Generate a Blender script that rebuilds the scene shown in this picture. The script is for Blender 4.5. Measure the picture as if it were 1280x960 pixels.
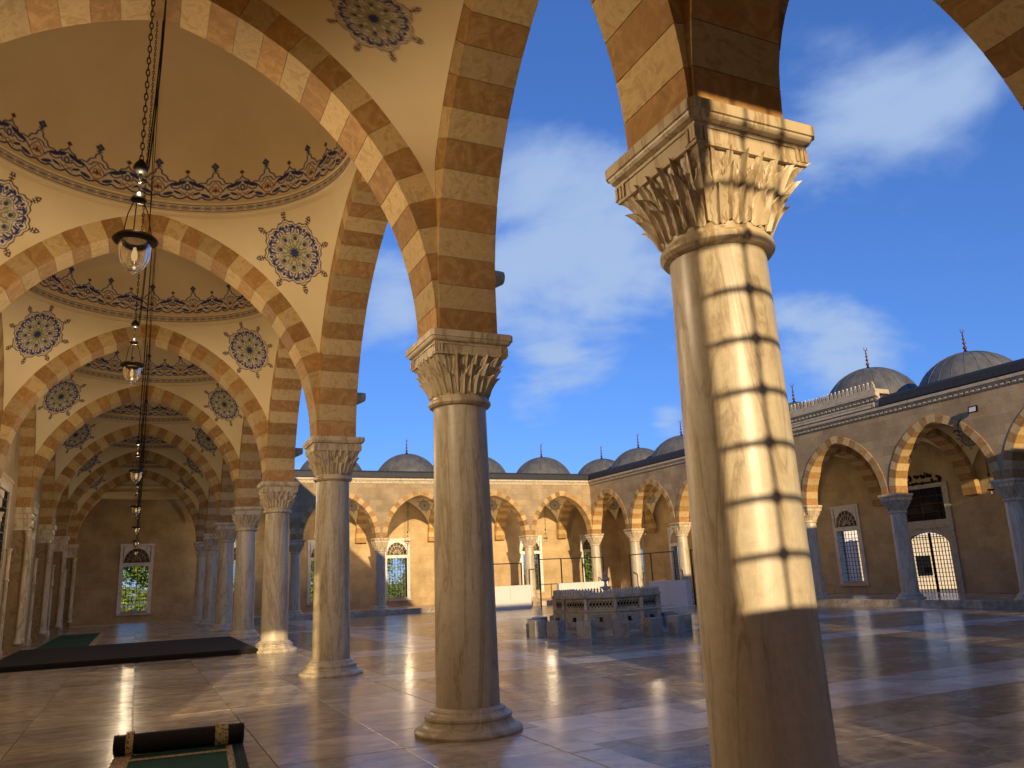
import bpy, math, random
import numpy as np
from mathutils import Matrix, Vector

random.seed(7)
for o in list(bpy.data.objects):
    bpy.data.objects.remove(o)
SC = bpy.context.scene
COL = SC.collection
R = math.radians
PI = math.pi

# ------------------------------------------------------------------ camera
YAW, PITCH, ROLL, FPX = 0.4409, 0.2397, -0.0447, 990.06
fw = Vector((math.sin(YAW) * math.cos(PITCH), math.cos(YAW) * math.cos(PITCH), math.sin(PITCH)))
rt = Vector((math.cos(YAW), -math.sin(YAW), 0))
up = rt.cross(fw)
r2 = math.cos(ROLL) * rt + math.sin(ROLL) * up
u2 = -math.sin(ROLL) * rt + math.cos(ROLL) * up
cd = bpy.data.cameras.new('camera')
cd.sensor_width = 36.0
cd.lens = FPX / 1280 * 36
cd.clip_start = 0.05
cd.clip_end = 6000
cam = bpy.data.objects.new('camera', cd)
COL.objects.link(cam)
m3 = Matrix((r2, u2, -fw)).transposed()
cam.matrix_world = Matrix.Translation((0, 0, 1.6)) @ m3.to_4x4()
SC.camera = cam

# ------------------------------------------------------------------ sun, sky, exposure
SUN_AZ = R(-13.0)      # sun stands behind the camera, this far from -Y towards +X
SUN_EL = R(11.0)
sd = Vector((math.sin(SUN_AZ) * math.cos(SUN_EL), -math.cos(SUN_AZ) * math.cos(SUN_EL), math.sin(SUN_EL)))
sl = bpy.data.lights.new('sun', 'SUN')
sl.energy = 2.0
sl.angle = R(0.4)
sl.color = (1.0, 0.74, 0.42)
so = bpy.data.objects.new('sun', sl)
COL.objects.link(so)
so.rotation_euler = sd.to_track_quat('Z', 'Y').to_euler()
SC.view_settings.view_transform = 'Standard'
SC.view_settings.look = 'None'
SC.view_settings.exposure = 1.3
SC.view_settings.gamma = 1.0
SC.cycles.max_bounces = 10
SC.cycles.diffuse_bounces = 6
SC.cycles.sample_clamp_indirect = 6.0

W = bpy.data.worlds.new('World')
SC.world = W
W.use_nodes = True
nt = W.node_tree
nt.nodes.clear()


def N(tree, typ, **kw):
    n = tree.nodes.new(typ)
    for k, v in kw.items():
        if k.startswith('i_'):
            key = k[2:]
            key = int(key) if key.isdigit() else key
            n.inputs[key].default_value = v
        else:
            setattr(n, k, v)
    return n


def build_sky():
    L = nt.links.new
    out = N(nt, 'ShaderNodeOutputWorld')
    bg = N(nt, 'ShaderNodeBackground')
    bg.inputs['Strength'].default_value = 0.095
    sky = N(nt, 'ShaderNodeTexSky')
    sky.sky_type = 'NISHITA'
    sky.sun_disc = False
    sky.sun_elevation = SUN_EL
    sky.sun_rotation = PI - SUN_AZ
    sky.altitude = 0
    sky.air_density = 1.0
    sky.dust_density = 0.05
    sky.ozone_density = 6.0
    tc = N(nt, 'ShaderNodeTexCoord')
    # clouds: project the direction on a flat layer so that they thin out towards the horizon
    sep = N(nt, 'ShaderNodeSeparateXYZ')
    L(tc.outputs['Generated'], sep.inputs[0])
    zz = N(nt, 'ShaderNodeMath', operation='ADD', i_1=0.22)
    L(sep.outputs['Z'], zz.inputs[0])
    zm = N(nt, 'ShaderNodeMath', operation='MAXIMUM', i_1=0.08)
    L(zz.outputs[0], zm.inputs[0])
    dv = N(nt, 'ShaderNodeVectorMath', operation='DIVIDE')
    cmb = N(nt, 'ShaderNodeCombineXYZ')
    for k in 'XYZ':
        L(zm.outputs[0], cmb.inputs[k])
    L(tc.outputs['Generated'], dv.inputs[0])
    L(cmb.outputs[0], dv.inputs[1])
    nz = N(nt, 'ShaderNodeTexNoise')
    nz.inputs['Scale'].default_value = CLOUD_SCALE
    nz.inputs['Detail'].default_value = 8
    nz.inputs['Roughness'].default_value = 0.52
    nz.inputs['Distortion'].default_value = 0.25
    off = N(nt, 'ShaderNodeVectorMath', operation='ADD')
    off.inputs[1].default_value = CLOUD_OFF
    L(dv.outputs[0], off.inputs[0])
    L(off.outputs[0], nz.inputs['Vector'])
    # broad masses around which the clouds gather
    acc = None
    for (d, rad, amp) in CLOUDS:
        dp = N(nt, 'ShaderNodeVectorMath', operation='DISTANCE')
        L(tc.outputs['Generated'], dp.inputs[0])
        dp.inputs[1].default_value = Vector(d).normalized()
        mr = N(nt, 'ShaderNodeMapRange', interpolation_type='SMOOTHSTEP')
        mr.inputs['From Min'].default_value = 0.0
        mr.inputs['From Max'].default_value = rad
        mr.inputs['To Min'].default_value = amp
        mr.inputs['To Max'].default_value = 0.0
        L(dp.outputs['Value'], mr.inputs['Value'])
        if acc is None:
            acc = mr.outputs[0]
        else:
            a = N(nt, 'ShaderNodeMath', operation='MAXIMUM')
            L(acc, a.inputs[0])
            L(mr.outputs[0], a.inputs[1])
            acc = a.outputs[0]
    ad = N(nt, 'ShaderNodeMath', operation='ADD')
    L(nz.outputs['Fac'], ad.inputs[0])
    L(acc, ad.inputs[1])
    mr = N(nt, 'ShaderNodeMapRange', interpolation_type='SMOOTHSTEP')
    mr.inputs['From Min'].default_value = 0.57
    mr.inputs['From Max'].default_value = 0.82
    mr.inputs['To Max'].default_value = 0.88
    L(ad.outputs[0], mr.inputs['Value'])
    tint = N(nt, 'ShaderNodeMix', data_type='RGBA', blend_type='MULTIPLY')
    tint.inputs['Factor'].default_value = 1.0
    gm = N(nt, 'ShaderNodeGamma', i_Gamma=0.75)
    L(sky.outputs[0], gm.inputs['Color'])
    L(gm.outputs[0], tint.inputs['A'])
    tint.inputs['B'].default_value = SKY_TINT
    mx = N(nt, 'ShaderNodeMix', data_type='RGBA')
    L(mr.outputs[0], mx.inputs['Factor'])
    L(tint.outputs['Result'], mx.inputs['A'])
    mx.inputs['B'].default_value = CLOUD_COL
    L(mx.outputs['Result'], bg.inputs['Color'])
    L(bg.outputs[0], out.inputs[0])


def pix_dir(u, v):
    return r2 * ((u - 640) / FPX) - u2 * ((v - 480) / FPX) + fw


CLOUD_SCALE = 2.6
CLOUD_OFF = (3.1, 1.7, 0.4)
CLOUD_COL = (1.75, 2.35, 3.45, 1)
SKY_TINT = (0.66, 0.77, 1.16, 1)
CLOUDS = [(pix_dir(700, 310), 0.24, 0.30), (pix_dir(1090, 180), 0.24, 0.19), (pix_dir(1040, 430), 0.13, 0.26),
          (pix_dir(490, 370), 0.10, 0.22), (pix_dir(690, 420), 0.10, 0.26), (pix_dir(835, 520), 0.05, 0.25),
          (pix_dir(900, 60), 0.12, 0.10)]
build_sky()

# ------------------------------------------------------------------ materials
MATS = {}


def mat(name, build):
    m = bpy.data.materials.new(name)
    m.use_nodes = True
    t = m.node_tree
    t.nodes.clear()
    out = N(t, 'ShaderNodeOutputMaterial')
    p = N(t, 'ShaderNodeBsdfPrincipled')
    t.links.new(p.outputs[0], out.inputs[0])
    build(t, p)
    MATS[name] = m
    return m


def ramp(t, fac, stops):
    r = N(t, 'ShaderNodeValToRGB')
    e = r.color_ramp.elements
    while len(e) < len(stops):
        e.new(0.5)
    for k, (pos, c) in enumerate(stops):
        e[k].position = pos
        e[k].color = (*c, 1)
    t.links.new(fac, r.inputs[0])
    return r.outputs[0]


def noise(t, vec, scale, detail=5, rough=0.55, dist=0.0):
    n = N(t, 'ShaderNodeTexNoise')
    n.inputs['Scale'].default_value = scale
    n.inputs['Detail'].default_value = detail
    n.inputs['Roughness'].default_value = rough
    n.inputs['Distortion'].default_value = dist
    if vec is not None:
        t.links.new(vec, n.inputs['Vector'])
    return n.outputs['Fac']


def mapping(t, src, scale=(1, 1, 1), rot=(0, 0, 0), loc=(0, 0, 0)):
    n = N(t, 'ShaderNodeMapping')
    n.inputs['Scale'].default_value = scale
    n.inputs['Rotation'].default_value = rot
    n.inputs['Location'].default_value = loc
    t.links.new(src, n.inputs[0])
    return n.outputs[0]


def mixc(t, fac, a, b, mode='MIX'):
    n = N(t, 'ShaderNodeMix', data_type='RGBA', blend_type=mode)
    for key, v in (('Factor', fac), ('A', a), ('B', b)):
        s = n.inputs[key]
        if hasattr(v, 'links') or hasattr(v, 'is_linked'):
            t.links.new(v, s)
        elif isinstance(v, (int, float)):
            s.default_value = v
        else:
            s.default_value = (*v, 1) if len(v) == 3 else v
    return n.outputs['Result']


def math_(t, op, a, b=None):
    n = N(t, 'ShaderNodeMath', operation=op)
    for k, v in ((0, a), (1, b)):
        if v is None:
            continue
        if isinstance(v, (int, float)):
            n.inputs[k].default_value = v
        else:
            t.links.new(v, n.inputs[k])
    return n.outputs[0]


def bump(t, p, h, strength=0.3, dist=0.02):
    b = N(t, 'ShaderNodeBump')
    b.inputs['Strength'].default_value = strength
    b.inputs['Distance'].default_value = dist
    t.links.new(h, b.inputs['Height'])
    t.links.new(b.outputs[0], p.inputs['Normal'])


def rnd_vec(t, vec, amount=40):
    oi = N(t, 'ShaderNodeObjectInfo')
    v = N(t, 'ShaderNodeVectorMath', operation='SCALE')
    cx = N(t, 'ShaderNodeCombineXYZ')
    t.links.new(oi.outputs['Random'], cx.inputs[0])
    t.links.new(math_(t, 'FRACT', math_(t, 'MULTIPLY', oi.outputs['Random'], 7.31)), cx.inputs[1])
    t.links.new(math_(t, 'FRACT', math_(t, 'MULTIPLY', oi.outputs['Random'], 3.77)), cx.inputs[2])
    t.links.new(cx.outputs[0], v.inputs[0])
    v.inputs['Scale'].default_value = amount
    a = N(t, 'ShaderNodeVectorMath', operation='ADD')
    t.links.new(vec, a.inputs[0])
    t.links.new(v.outputs[0], a.inputs[1])
    return a.outputs[0], oi.outputs['Random']


def m_column(t, p):
    tc = N(t, 'ShaderNodeTexCoord')
    v, rn = rnd_vec(t, tc.outputs['Object'])
    n1 = noise(t, mapping(t, v, (3.0, 3.0, 0.42), (0.16, 0.10, 0)), 1.0, 8, 0.60, 1.2)
    n2 = noise(t, mapping(t, v, (9, 9, 0.9), (-0.14, 0.12, 0)), 1.0, 6, 0.65, 0.9)
    n3 = noise(t, mapping(t, v, (1.6, 1.6, 0.7)), 1.0, 4, 0.6, 0.8)
    n5 = noise(t, v, 14.0, 5, 0.65, 0.5)
    base = ramp(t, n3, [(0.30, (0.56, 0.485, 0.35)), (0.55, (0.64, 0.57, 0.43)), (0.75, (0.68, 0.625, 0.50))])
    v1 = math_(t, 'ABSOLUTE', math_(t, 'SUBTRACT', n1, 0.5))
    v2 = math_(t, 'ABSOLUTE', math_(t, 'SUBTRACT', n2, 0.5))
    thick = ramp(t, v1, [(0.0, (0.42, 0.35, 0.28)), (0.008, (0.62, 0.55, 0.47)), (0.03, (0.90, 0.86, 0.81)), (0.09, (1, 1, 1))])
    thin = ramp(t, v2, [(0.0, (0.66, 0.58, 0.50)), (0.012, (0.86, 0.81, 0.74)), (0.04, (1, 1, 1))])
    c = mixc(t, 0.62, base, thick, 'MULTIPLY')
    c = mixc(t, 0.32, c, thin, 'MULTIPLY')
    c = mixc(t, 0.7, c, ramp(t, n5, [(0.3, (0.84, 0.81, 0.76)), (0.6, (1.03, 1.03, 1.03))]), 'MULTIPLY')
    t.links.new(c, p.inputs['Base Color'])
    t.links.new(math_(t, 'ADD', math_(t, 'MULTIPLY', n5, 0.25), 0.24), p.inputs['Roughness'])
    bump(t, p, n5, 0.07, 0.01)


def m_carved(t, p):
    tc = N(t, 'ShaderNodeTexCoord')
    v, rn = rnd_vec(t, tc.outputs['Object'])
    n1 = noise(t, mapping(t, v, (6, 6, 1.2), (0.4, 0.3, 0)), 1.0, 5, 0.6, 0.6)
    c = ramp(t, n1, [(0.25, (0.66, 0.56, 0.38)), (0.5, (0.60, 0.50, 0.33)), (0.57, (0.38, 0.27, 0.15)), (0.63, (0.63, 0.53, 0.37))])
    t.links.new(c, p.inputs['Base Color'])
    p.inputs['Roughness'].default_value = 0.42
    bump(t, p, noise(t, tc.outputs['Object'], 45, 4), 0.08, 0.01)


def stone(c0, c1, c2, rough=0.5, sc=3.5):
    def f(t, p):
        tc = N(t, 'ShaderNodeTexCoord')
        v, rn = rnd_vec(t, tc.outputs['Object'])
        n1 = noise(t, v, sc, 6, 0.6, 2.2)
        n2 = noise(t, v, sc * 5, 4, 0.6, 0.4)
        c = ramp(t, n1, [(0.28, c0), (0.5, c1), (0.62, c2), (0.72, c1)])
        c = mixc(t, 0.35, c, ramp(t, n2, [(0.3, (0.7, 0.7, 0.7)), (0.6, (1.05, 1.05, 1.05))]), 'MULTIPLY')
        val = math_(t, 'ADD', math_(t, 'MULTIPLY', rn, 0.42), 0.78)
        hs = N(t, 'ShaderNodeHueSaturation')
        t.links.new(c, hs.inputs['Color'])
        t.links.new(val, hs.inputs['Value'])
        t.links.new(hs.outputs[0], p.inputs['Base Color'])
        p.inputs['Roughness'].default_value = rough
        p.inputs['Specular IOR Level'].default_value = 0.3
        bump(t, p, n2, 0.12, 0.01)
    return f


def m_plaster(t, p):
    g = N(t, 'ShaderNodeNewGeometry')
    n1 = noise(t, g.outputs['Position'], 0.5, 4, 0.6)
    n2 = noise(t, g.outputs['Position'], 18, 4, 0.6)
    c = ramp(t, n1, [(0.25, (0.63, 0.50, 0.27)), (0.5, (0.72, 0.585, 0.34)), (0.75, (0.77, 0.64, 0.39))])
    t.links.new(c, p.inputs['Base Color'])
    p.inputs['Roughness'].default_value = 0.7
    bump(t, p, n2, 0.06, 0.01)


def blockwall(c1, c2, mort, bw=0.8, bh=0.38):
    def f(t, p):
        g = N(t, 'ShaderNodeNewGeometry')
        s = N(t, 'ShaderNodeSeparateXYZ')
        t.links.new(g.outputs['Position'], s.inputs[0])
        cx = N(t, 'ShaderNodeCombineXYZ')
        t.links.new(math_(t, 'ADD', s.outputs[0], s.outputs[1]), cx.inputs[0])
        t.links.new(s.outputs[2], cx.inputs[1])
        b = N(t, 'ShaderNodeTexBrick')
        b.inputs['Scale'].default_value = 1.0
        b.inputs['Brick Width'].default_value = bw
        b.inputs['Row Height'].default_value = bh
        b.inputs['Mortar Size'].default_value = 0.004
        b.inputs['Mortar Smooth'].default_value = 0.3
        b.inputs['Color1'].default_value = (*c1, 1)
        b.inputs['Color2'].default_value = (*c2, 1)
        b.inputs['Mortar'].default_value = (*mort, 1)
        t.links.new(cx.outputs[0], b.inputs['Vector'])
        n1 = noise(t, g.outputs['Position'], 0.7, 6, 0.62)
        n2 = noise(t, g.outputs['Position'], 9, 5, 0.6)
        c = mixc(t, 0.75, b.outputs['Color'], ramp(t, n1, [(0.25, (0.52, 0.46, 0.38)), (0.62, (1.10, 1.07, 1.02))]), 'MULTIPLY')
        c = mixc(t, 0.4, c, ramp(t, n2, [(0.3, (0.72, 0.70, 0.66)), (0.62, (1.05, 1.05, 1.05))]), 'MULTIPLY')
        t.links.new(c, p.inputs['Base Color'])
        p.inputs['Roughness'].default_value = 0.75
        h = math_(t, 'ADD', math_(t, 'MULTIPLY', b.outputs['Fac'], -0.6), n2)
        bump(t, p, h, 0.25, 0.012)
    return f


def floor_tile(lo, hi, dark, per_object, rough=0.13):
    def f(t, p):
        g = N(t, 'ShaderNodeNewGeometry')
        if per_object:
            r = N(t, 'ShaderNodeObjectInfo').outputs['Random']
        else:
            r = g.outputs['Random Per Island']
        cx = N(t, 'ShaderNodeCombineXYZ')
        t.links.new(math_(t, 'MULTIPLY', r, 57.0), cx.inputs[0])
        t.links.new(math_(t, 'MULTIPLY', r, 31.0), cx.inputs[1])
        t.links.new(math_(t, 'MULTIPLY', r, 91.0), cx.inputs[2])
        a = N(t, 'ShaderNodeVectorMath', operation='ADD')
        t.links.new(g.outputs['Position'], a.inputs[0])
        t.links.new(cx.outputs[0], a.inputs[1])
        v = a.outputs[0]
        n1 = noise(t, mapping(t, v, (0.9, 1.2, 1), (0, 0, 0.6)), 1.5, 8, 0.66, 1.6)
        n2 = noise(t, mapping(t, v, (2.2, 3.2, 1), (0, 0, 0.5)), 1.0, 6, 0.65, 1.6)
        c = ramp(t, n1, [(0.30, dark), (0.46, lo), (0.62, hi)])
        c = mixc(t, 0.45, c, ramp(t, n2, [(0.3, (0.66, 0.62, 0.58)), (0.6, (1.05, 1.05, 1.05))]), 'MULTIPLY')
        p.inputs['Specular IOR Level'].default_value = 0.28
        val = math_(t, 'ADD', math_(t, 'MULTIPLY', r, 0.6), 0.66)
        r2_ = math_(t, 'FRACT', math_(t, 'MULTIPLY', r, 13.7))
        c = mixc(t, math_(t, 'MULTIPLY', r2_, 0.55), c, mixc(t, 1.0, c, (1.0, 0.90, 0.76), 'MULTIPLY'))
        hs = N(t, 'ShaderNodeHueSaturation')
        t.links.new(c, hs.inputs['Color'])
        t.links.new(val, hs.inputs['Value'])
        t.links.new(hs.outputs[0], p.inputs['Base Color'])
        n4 = noise(t, g.outputs['Position'], 0.9, 5, 0.6)
        t.links.new(math_(t, 'ADD', math_(t, 'MULTIPLY', n4, 0.14), rough), p.inputs['Roughness'])
        n3 = noise(t, g.outputs['Position'], 2.2, 3, 0.5)
        bump(t, p, n3, 0.035, 0.02)
    return f


def plain(c, rough=0.5, metal=0.0, var=0.25, sc=6, bmp=0.08):
    def f(t, p):
        g = N(t, 'ShaderNodeNewGeometry')
        n1 = noise(t, g.outputs['Position'], sc, 5, 0.6)
        a = tuple(x * (1 - var) for x in c)
        b = tuple(min(1, x * (1 + var)) for x in c)
        t.links.new(ramp(t, n1, [(0.3, a), (0.7, b)]), p.inputs['Base Color'])
        p.inputs['Roughness'].default_value = rough
        p.inputs['Metallic'].default_value = metal
        if bmp:
            bump(t, p, noise(t, g.outputs['Position'], sc * 4, 3), bmp, 0.01)
    return f


def m_paint(t, p):
    a = N(t, 'ShaderNodeAttribute')
    a.attribute_name = 'Col'
    t.links.new(a.outputs['Color'], p.inputs['Base Color'])
    p.inputs['Roughness'].default_value = 0.65


def m_lead(t, p):
    tc = N(t, 'ShaderNodeTexCoord')
    g = N(t, 'ShaderNodeNewGeometry')
    n1 = noise(t, mapping(t, g.outputs['Position'], (1, 1, 0.35)), 2.2, 6, 0.65)
    t.links.new(ramp(t, n1, [(0.25, (0.07, 0.072, 0.068)), (0.5, (0.125, 0.127, 0.117)), (0.75, (0.20, 0.20, 0.18))]), p.inputs['Base Color'])
    p.inputs['Roughness'].default_value = 0.55
    p.inputs['Metallic'].default_value = 0.15
    bump(t, p, noise(t, g.outputs['Position'], 12, 4), 0.2, 0.02)


def m_glass(t, p):
    p.inputs['Base Color'].default_value = (0.9, 0.85, 0.72, 1)
    p.inputs['Roughness'].default_value = 0.25
    p.inputs['Transmission Weight'].default_value = 0.96
    p.inputs['IOR'].default_value = 1.2
    p.inputs['Emission Color'].default_value = (1.0, 0.72, 0.36, 1)
    p.inputs['Emission Strength'].default_value = 0.0


def m_glow(t, p):
    p.inputs['Base Color'].default_value = (0.30, 0.24, 0.14, 1)
    p.inputs['Emission Color'].default_value = (1.0, 0.68, 0.32, 1)
    p.inputs['Emission Strength'].default_value = 0.25


def m_leaf(t, p):
    g = N(t, 'ShaderNodeNewGeometry')
    c = ramp(t, g.outputs['Random Per Island'], [(0.0, (0.09, 0.16, 0.018)), (0.5, (0.18, 0.27, 0.03)), (1.0, (0.28, 0.34, 0.05))])
    t.links.new(c, p.inputs['Base Color'])
    p.inputs['Roughness'].default_value = 0.6


def m_rug(t, p):
    tc = N(t, 'ShaderNodeTexCoord')
    n1 = noise(t, mapping(t, tc.outputs['Object'], (90, 90, 90)), 1, 3)
    n2 = noise(t, tc.outputs['Object'], 3, 3)
    t.links.new(mixc(t, 0.5, ramp(t, n2, [(0.3, (0.0, 0.060, 0.022)), (0.7, (0.0, 0.10, 0.035))]), ramp(t, n1, [(0.3, (0.5, 0.5, 0.5)), (0.7, (1, 1, 1))]), 'MULTIPLY'), p.inputs['Base Color'])
    p.inputs['Roughness'].default_value = 0.95
    bump(t, p, n1, 0.5, 0.004)


def m_border(t, p):
    tc = N(t, 'ShaderNodeTexCoord')
    v = N(t, 'ShaderNodeTexVoronoi')
    v.inputs['Scale'].default_value = 34
    t.links.new(tc.outputs['Object'], v.inputs['Vector'])
    t.links.new(ramp(t, v.outputs['Distance'], [(0.25, (0.12, 0.07, 0.02)), (0.4, (0.50, 0.37, 0.16)), (0.7, (0.62, 0.5, 0.27))]), p.inputs['Base Color'])
    p.inputs['Roughness'].default_value = 0.95


for nm, fn in dict(
        column_marble=m_column, carved_marble=m_carved,
        cream_stone=stone((0.49, 0.34, 0.145), (0.57, 0.41, 0.19), (0.44, 0.295, 0.115), 0.68),
        orange_stone=stone((0.32, 0.165, 0.050), (0.40, 0.22, 0.072), (0.48, 0.29, 0.11), 0.68),
        mortar=plain((0.36, 0.27, 0.16), 0.8), plaster=m_plaster,
        wall_stone=blockwall((0.48, 0.37, 0.215), (0.36, 0.275, 0.155), (0.25, 0.185, 0.105)),
        inner_stone=blockwall((0.55, 0.42, 0.235), (0.49, 0.365, 0.195), (0.38, 0.28, 0.145), 1.1, 0.5),
        trim_stone=stone((0.52, 0.44, 0.30), (0.60, 0.52, 0.37), (0.44, 0.36, 0.23), 0.55, 2.0),
        white_marble=stone((0.62, 0.60, 0.55), (0.70, 0.68, 0.63), (0.52, 0.50, 0.46), 0.35, 2.0),
        fountain_marble=stone((0.74, 0.60, 0.39), (0.79, 0.66, 0.45), (0.54, 0.42, 0.25), 0.5, 2.0),
        shaded_stone=stone((0.26, 0.175, 0.085), (0.32, 0.22, 0.11), (0.20, 0.13, 0.06), 0.6, 2.0),  # pier stone, darkened in colour to stand for the shaded left side
        grey_marble=stone((0.42, 0.38, 0.30), (0.52, 0.47, 0.38), (0.34, 0.29, 0.22), 0.45, 2.5),
        gallery_tile=floor_tile((0.45, 0.385, 0.285), (0.64, 0.565, 0.44), (0.30, 0.24, 0.165), True),
        gallery_tiles=floor_tile((0.45, 0.385, 0.285), (0.64, 0.565, 0.44), (0.30, 0.24, 0.165), False),
        court_tile=floor_tile((0.25, 0.212, 0.155), (0.43, 0.37, 0.275), (0.14, 0.115, 0.085), True),
        court_tiles=floor_tile((0.25, 0.212, 0.155), (0.43, 0.37, 0.275), (0.14, 0.115, 0.085), False),
        pale_tiles=floor_tile((0.58, 0.56, 0.52), (0.72, 0.70, 0.66), (0.42, 0.40, 0.37), False),
        joint=plain((0.12, 0.10, 0.08), 0.5), lead=m_lead, dark_lead=plain((0.035, 0.037, 0.037), 0.6, 0.1),
        iron=plain((0.018, 0.017, 0.016), 0.45, 0.6), bronze=plain((0.05, 0.032, 0.018), 0.4, 0.7),
        gilt=plain((0.22, 0.05, 0.03), 0.35, 0.4), paint=m_paint, glass=m_glass, glow=m_glow,
        dark_glass=plain((0.012, 0.013, 0.015), 0.08), leaf=m_leaf, bark=plain((0.10, 0.07, 0.045), 0.9),
        rug=m_rug, rug_border=m_border, rug_back=plain((0.022, 0.020, 0.016), 0.95, 0, 0.4, 40, 0.4),
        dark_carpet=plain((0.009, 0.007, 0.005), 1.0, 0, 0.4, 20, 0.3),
        white_panel=plain((0.76, 0.72, 0.66), 0.5, 0, 0.06), sand=plain((0.36, 0.30, 0.21), 0.95, 0, 0.2, 0.5),
        pale_render=plain((0.72, 0.66, 0.52), 0.85, 0, 0.08, 1.0), white_render=plain((0.78, 0.77, 0.74), 0.85, 0, 0.06, 1.0),
        brick_red=plain((0.36, 0.14, 0.07), 0.8), lunette_panel=plain((0.06, 0.08, 0.065), 0.5, 0, 0.4, 14)).items():
    mat(nm, fn)


# ------------------------------------------------------------------ mesh helpers
class MB:
    def __init__(s):
        s.v, s.f, s.m, s.s = [], [], [], []

    def add(s, vs, fs, mi=0, sm=False):
        b = len(s.v)
        s.v += [tuple(v) for v in vs]
        s.f += [tuple(i + b for i in f) for f in fs]
        s.m += [mi] * len(fs)
        s.s += [sm] * len(fs)
        return s

    def box(s, x0, x1, y0, y1, z0, z1, mi=0):
        vs = [(x, y, z) for z in (z0, z1) for x, y in ((x0, y0), (x1, y0), (x1, y1), (x0, y1))]
        return s.add(vs, [(3, 2, 1, 0), (4, 5, 6, 7), (0, 1, 5, 4), (1, 2, 6, 5), (2, 3, 7, 6), (3, 0, 4, 7)], mi)

    def cbox(s, x0, x1, y0, y1, z0, z1, c=0.01, mi=0):     # box with its top edges chamfered
        vs = [(x, y, z0) for x, y in ((x0, y0), (x1, y0), (x1, y1), (x0, y1))]
        vs += [(x, y, z1 - c) for x, y in ((x0, y0), (x1, y0), (x1, y1), (x0, y1))]
        vs += [(x, y, z1) for x, y in ((x0 + c, y0 + c), (x1 - c, y0 + c), (x1 - c, y1 - c), (x0 + c, y1 - c))]
        fs = [(3, 2, 1, 0), (8, 9, 10, 11)]
        for k in range(4):
            j = (k + 1) % 4
            fs += [(k, j, 4 + j, 4 + k), (4 + k, 4 + j, 8 + j, 8 + k)]
        return s.add(vs, fs, mi)

    def lathe(s, prof, n=32, mi=0, sm=True, cx=0, cy=0, sx=1, sy=1, caps=True, a0=0.0):
        vs, fs = [], []
        for r, z in prof:
            for k in range(n):
                a = a0 + 2 * PI * k / n
                vs.append((cx + sx * r * math.cos(a), cy + sy * r * math.sin(a), z))
        for i in range(len(prof) - 1):
            for k in range(n):
                j = (k + 1) % n
                fs.append((i * n + k, i * n + j, (i + 1) * n + j, (i + 1) * n + k))
        s.add(vs, fs, mi, sm)
        if caps:
            b = len(s.v) - len(vs)
            s.f += [tuple(b + k for k in range(n))[::-1], tuple(b + (len(prof) - 1) * n + k for k in range(n))]
            s.m += [mi, mi]
            s.s += [False, False]
        return s

    def tube(s, pts, r, n=6, mi=0, sm=True):
        pts = [Vector(p) for p in pts]
        vs, fs = [], []
        for i, p in enumerate(pts):
            d = (pts[min(i + 1, len(pts) - 1)] - pts[max(i - 1, 0)]).normalized()
            a = d.orthogonal().normalized() if i == 0 else (a - d * a.dot(d)).normalized()
            b = d.cross(a)
            rr = r[i] if isinstance(r, (list, tuple)) else r
            for k in range(n):
                t = 2 * PI * k / n
                vs.append(p + a * (rr * math.cos(t)) + b * (rr * math.sin(t)))
        for i in range(len(pts) - 1):
            for k in range(n):
                j = (k + 1) % n
                fs.append((i * n + k, i * n + j, (i + 1) * n + j, (i + 1) * n + k))
        fs += [tuple(range(n))[::-1], tuple((len(pts) - 1) * n + k for k in range(n))]
        return s.add(vs, fs, mi, sm)

    def ball(s, c, r, n=10, m=6, mi=0):
        prof = [(max(1e-4, r * math.sin(PI * i / m)), c[2] - r * math.cos(PI * i / m)) for i in range(m + 1)]
        return s.lathe(prof, n, mi, True, c[0], c[1], caps=False)

    def mesh(s, name, mats):
        me = bpy.data.meshes.new(name)
        me.from_pydata(s.v, [], s.f)
        for m in (mats if isinstance(mats, (list, tuple)) else [mats]):
            me.materials.append(MATS[m])
        me.polygons.foreach_set('material_index', s.m)
        me.polygons.foreach_set('use_smooth', s.s)
        me.update()
        if any(s.s):
            me.set_sharp_from_angle(angle=R(34))
        return me


def put(name, me, parent=None, loc=None, rot=None, scale=None):
    o = bpy.data.objects.new(name, me)
    COL.objects.link(o)
    if parent:
        o.parent = parent
    if loc is not None:
        o.location = loc
    if rot is not None:
        o.rotation_euler = rot
    if scale is not None:
        o.scale = scale
    return o


def tag(o, label=None, cat=None, group=None, kind=None):
    if label:
        o['label'] = label
    if cat:
        o['category'] = cat
    if group:
        o['group'] = group
    if kind:
        o['kind'] = kind
    return o


def thing(name, label, cat, loc=(0, 0, 0), rz=0.0, group=None):
    return tag(put(name, None, None, loc, (0, 0, rz)), label, cat, group)


# ------------------------------------------------------------------ plan of the place
ZA = 4.40                       # top of every abacus
XC, XL = 3.374, -3.576          # left gallery: column row and wall line
S = 6.95
Y0, Y1 = 3.867, 8.646
YN = -3.083                     # wall line of the near gallery
XR, YF = 29.8, 50.346
SX, SY = 5.285, 5.1643
XW, YW = XR + SX, YF + SY       # outer wall lines
ZC = -0.30                      # courtyard floor, a step lower
LEFT_Y = [Y0] + [Y1 + S * k for k in range(7)]
RIGHT_Y = [Y0 + SY * k for k in range(1, 9)]
FAR_X = [XC + SX * k for k in range(1, 5)]
ORD = ['first', 'second', 'third', 'fourth', 'fifth', 'sixth', 'seventh', 'eighth', 'ninth', 'tenth', 'eleventh', 'twelfth']

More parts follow.
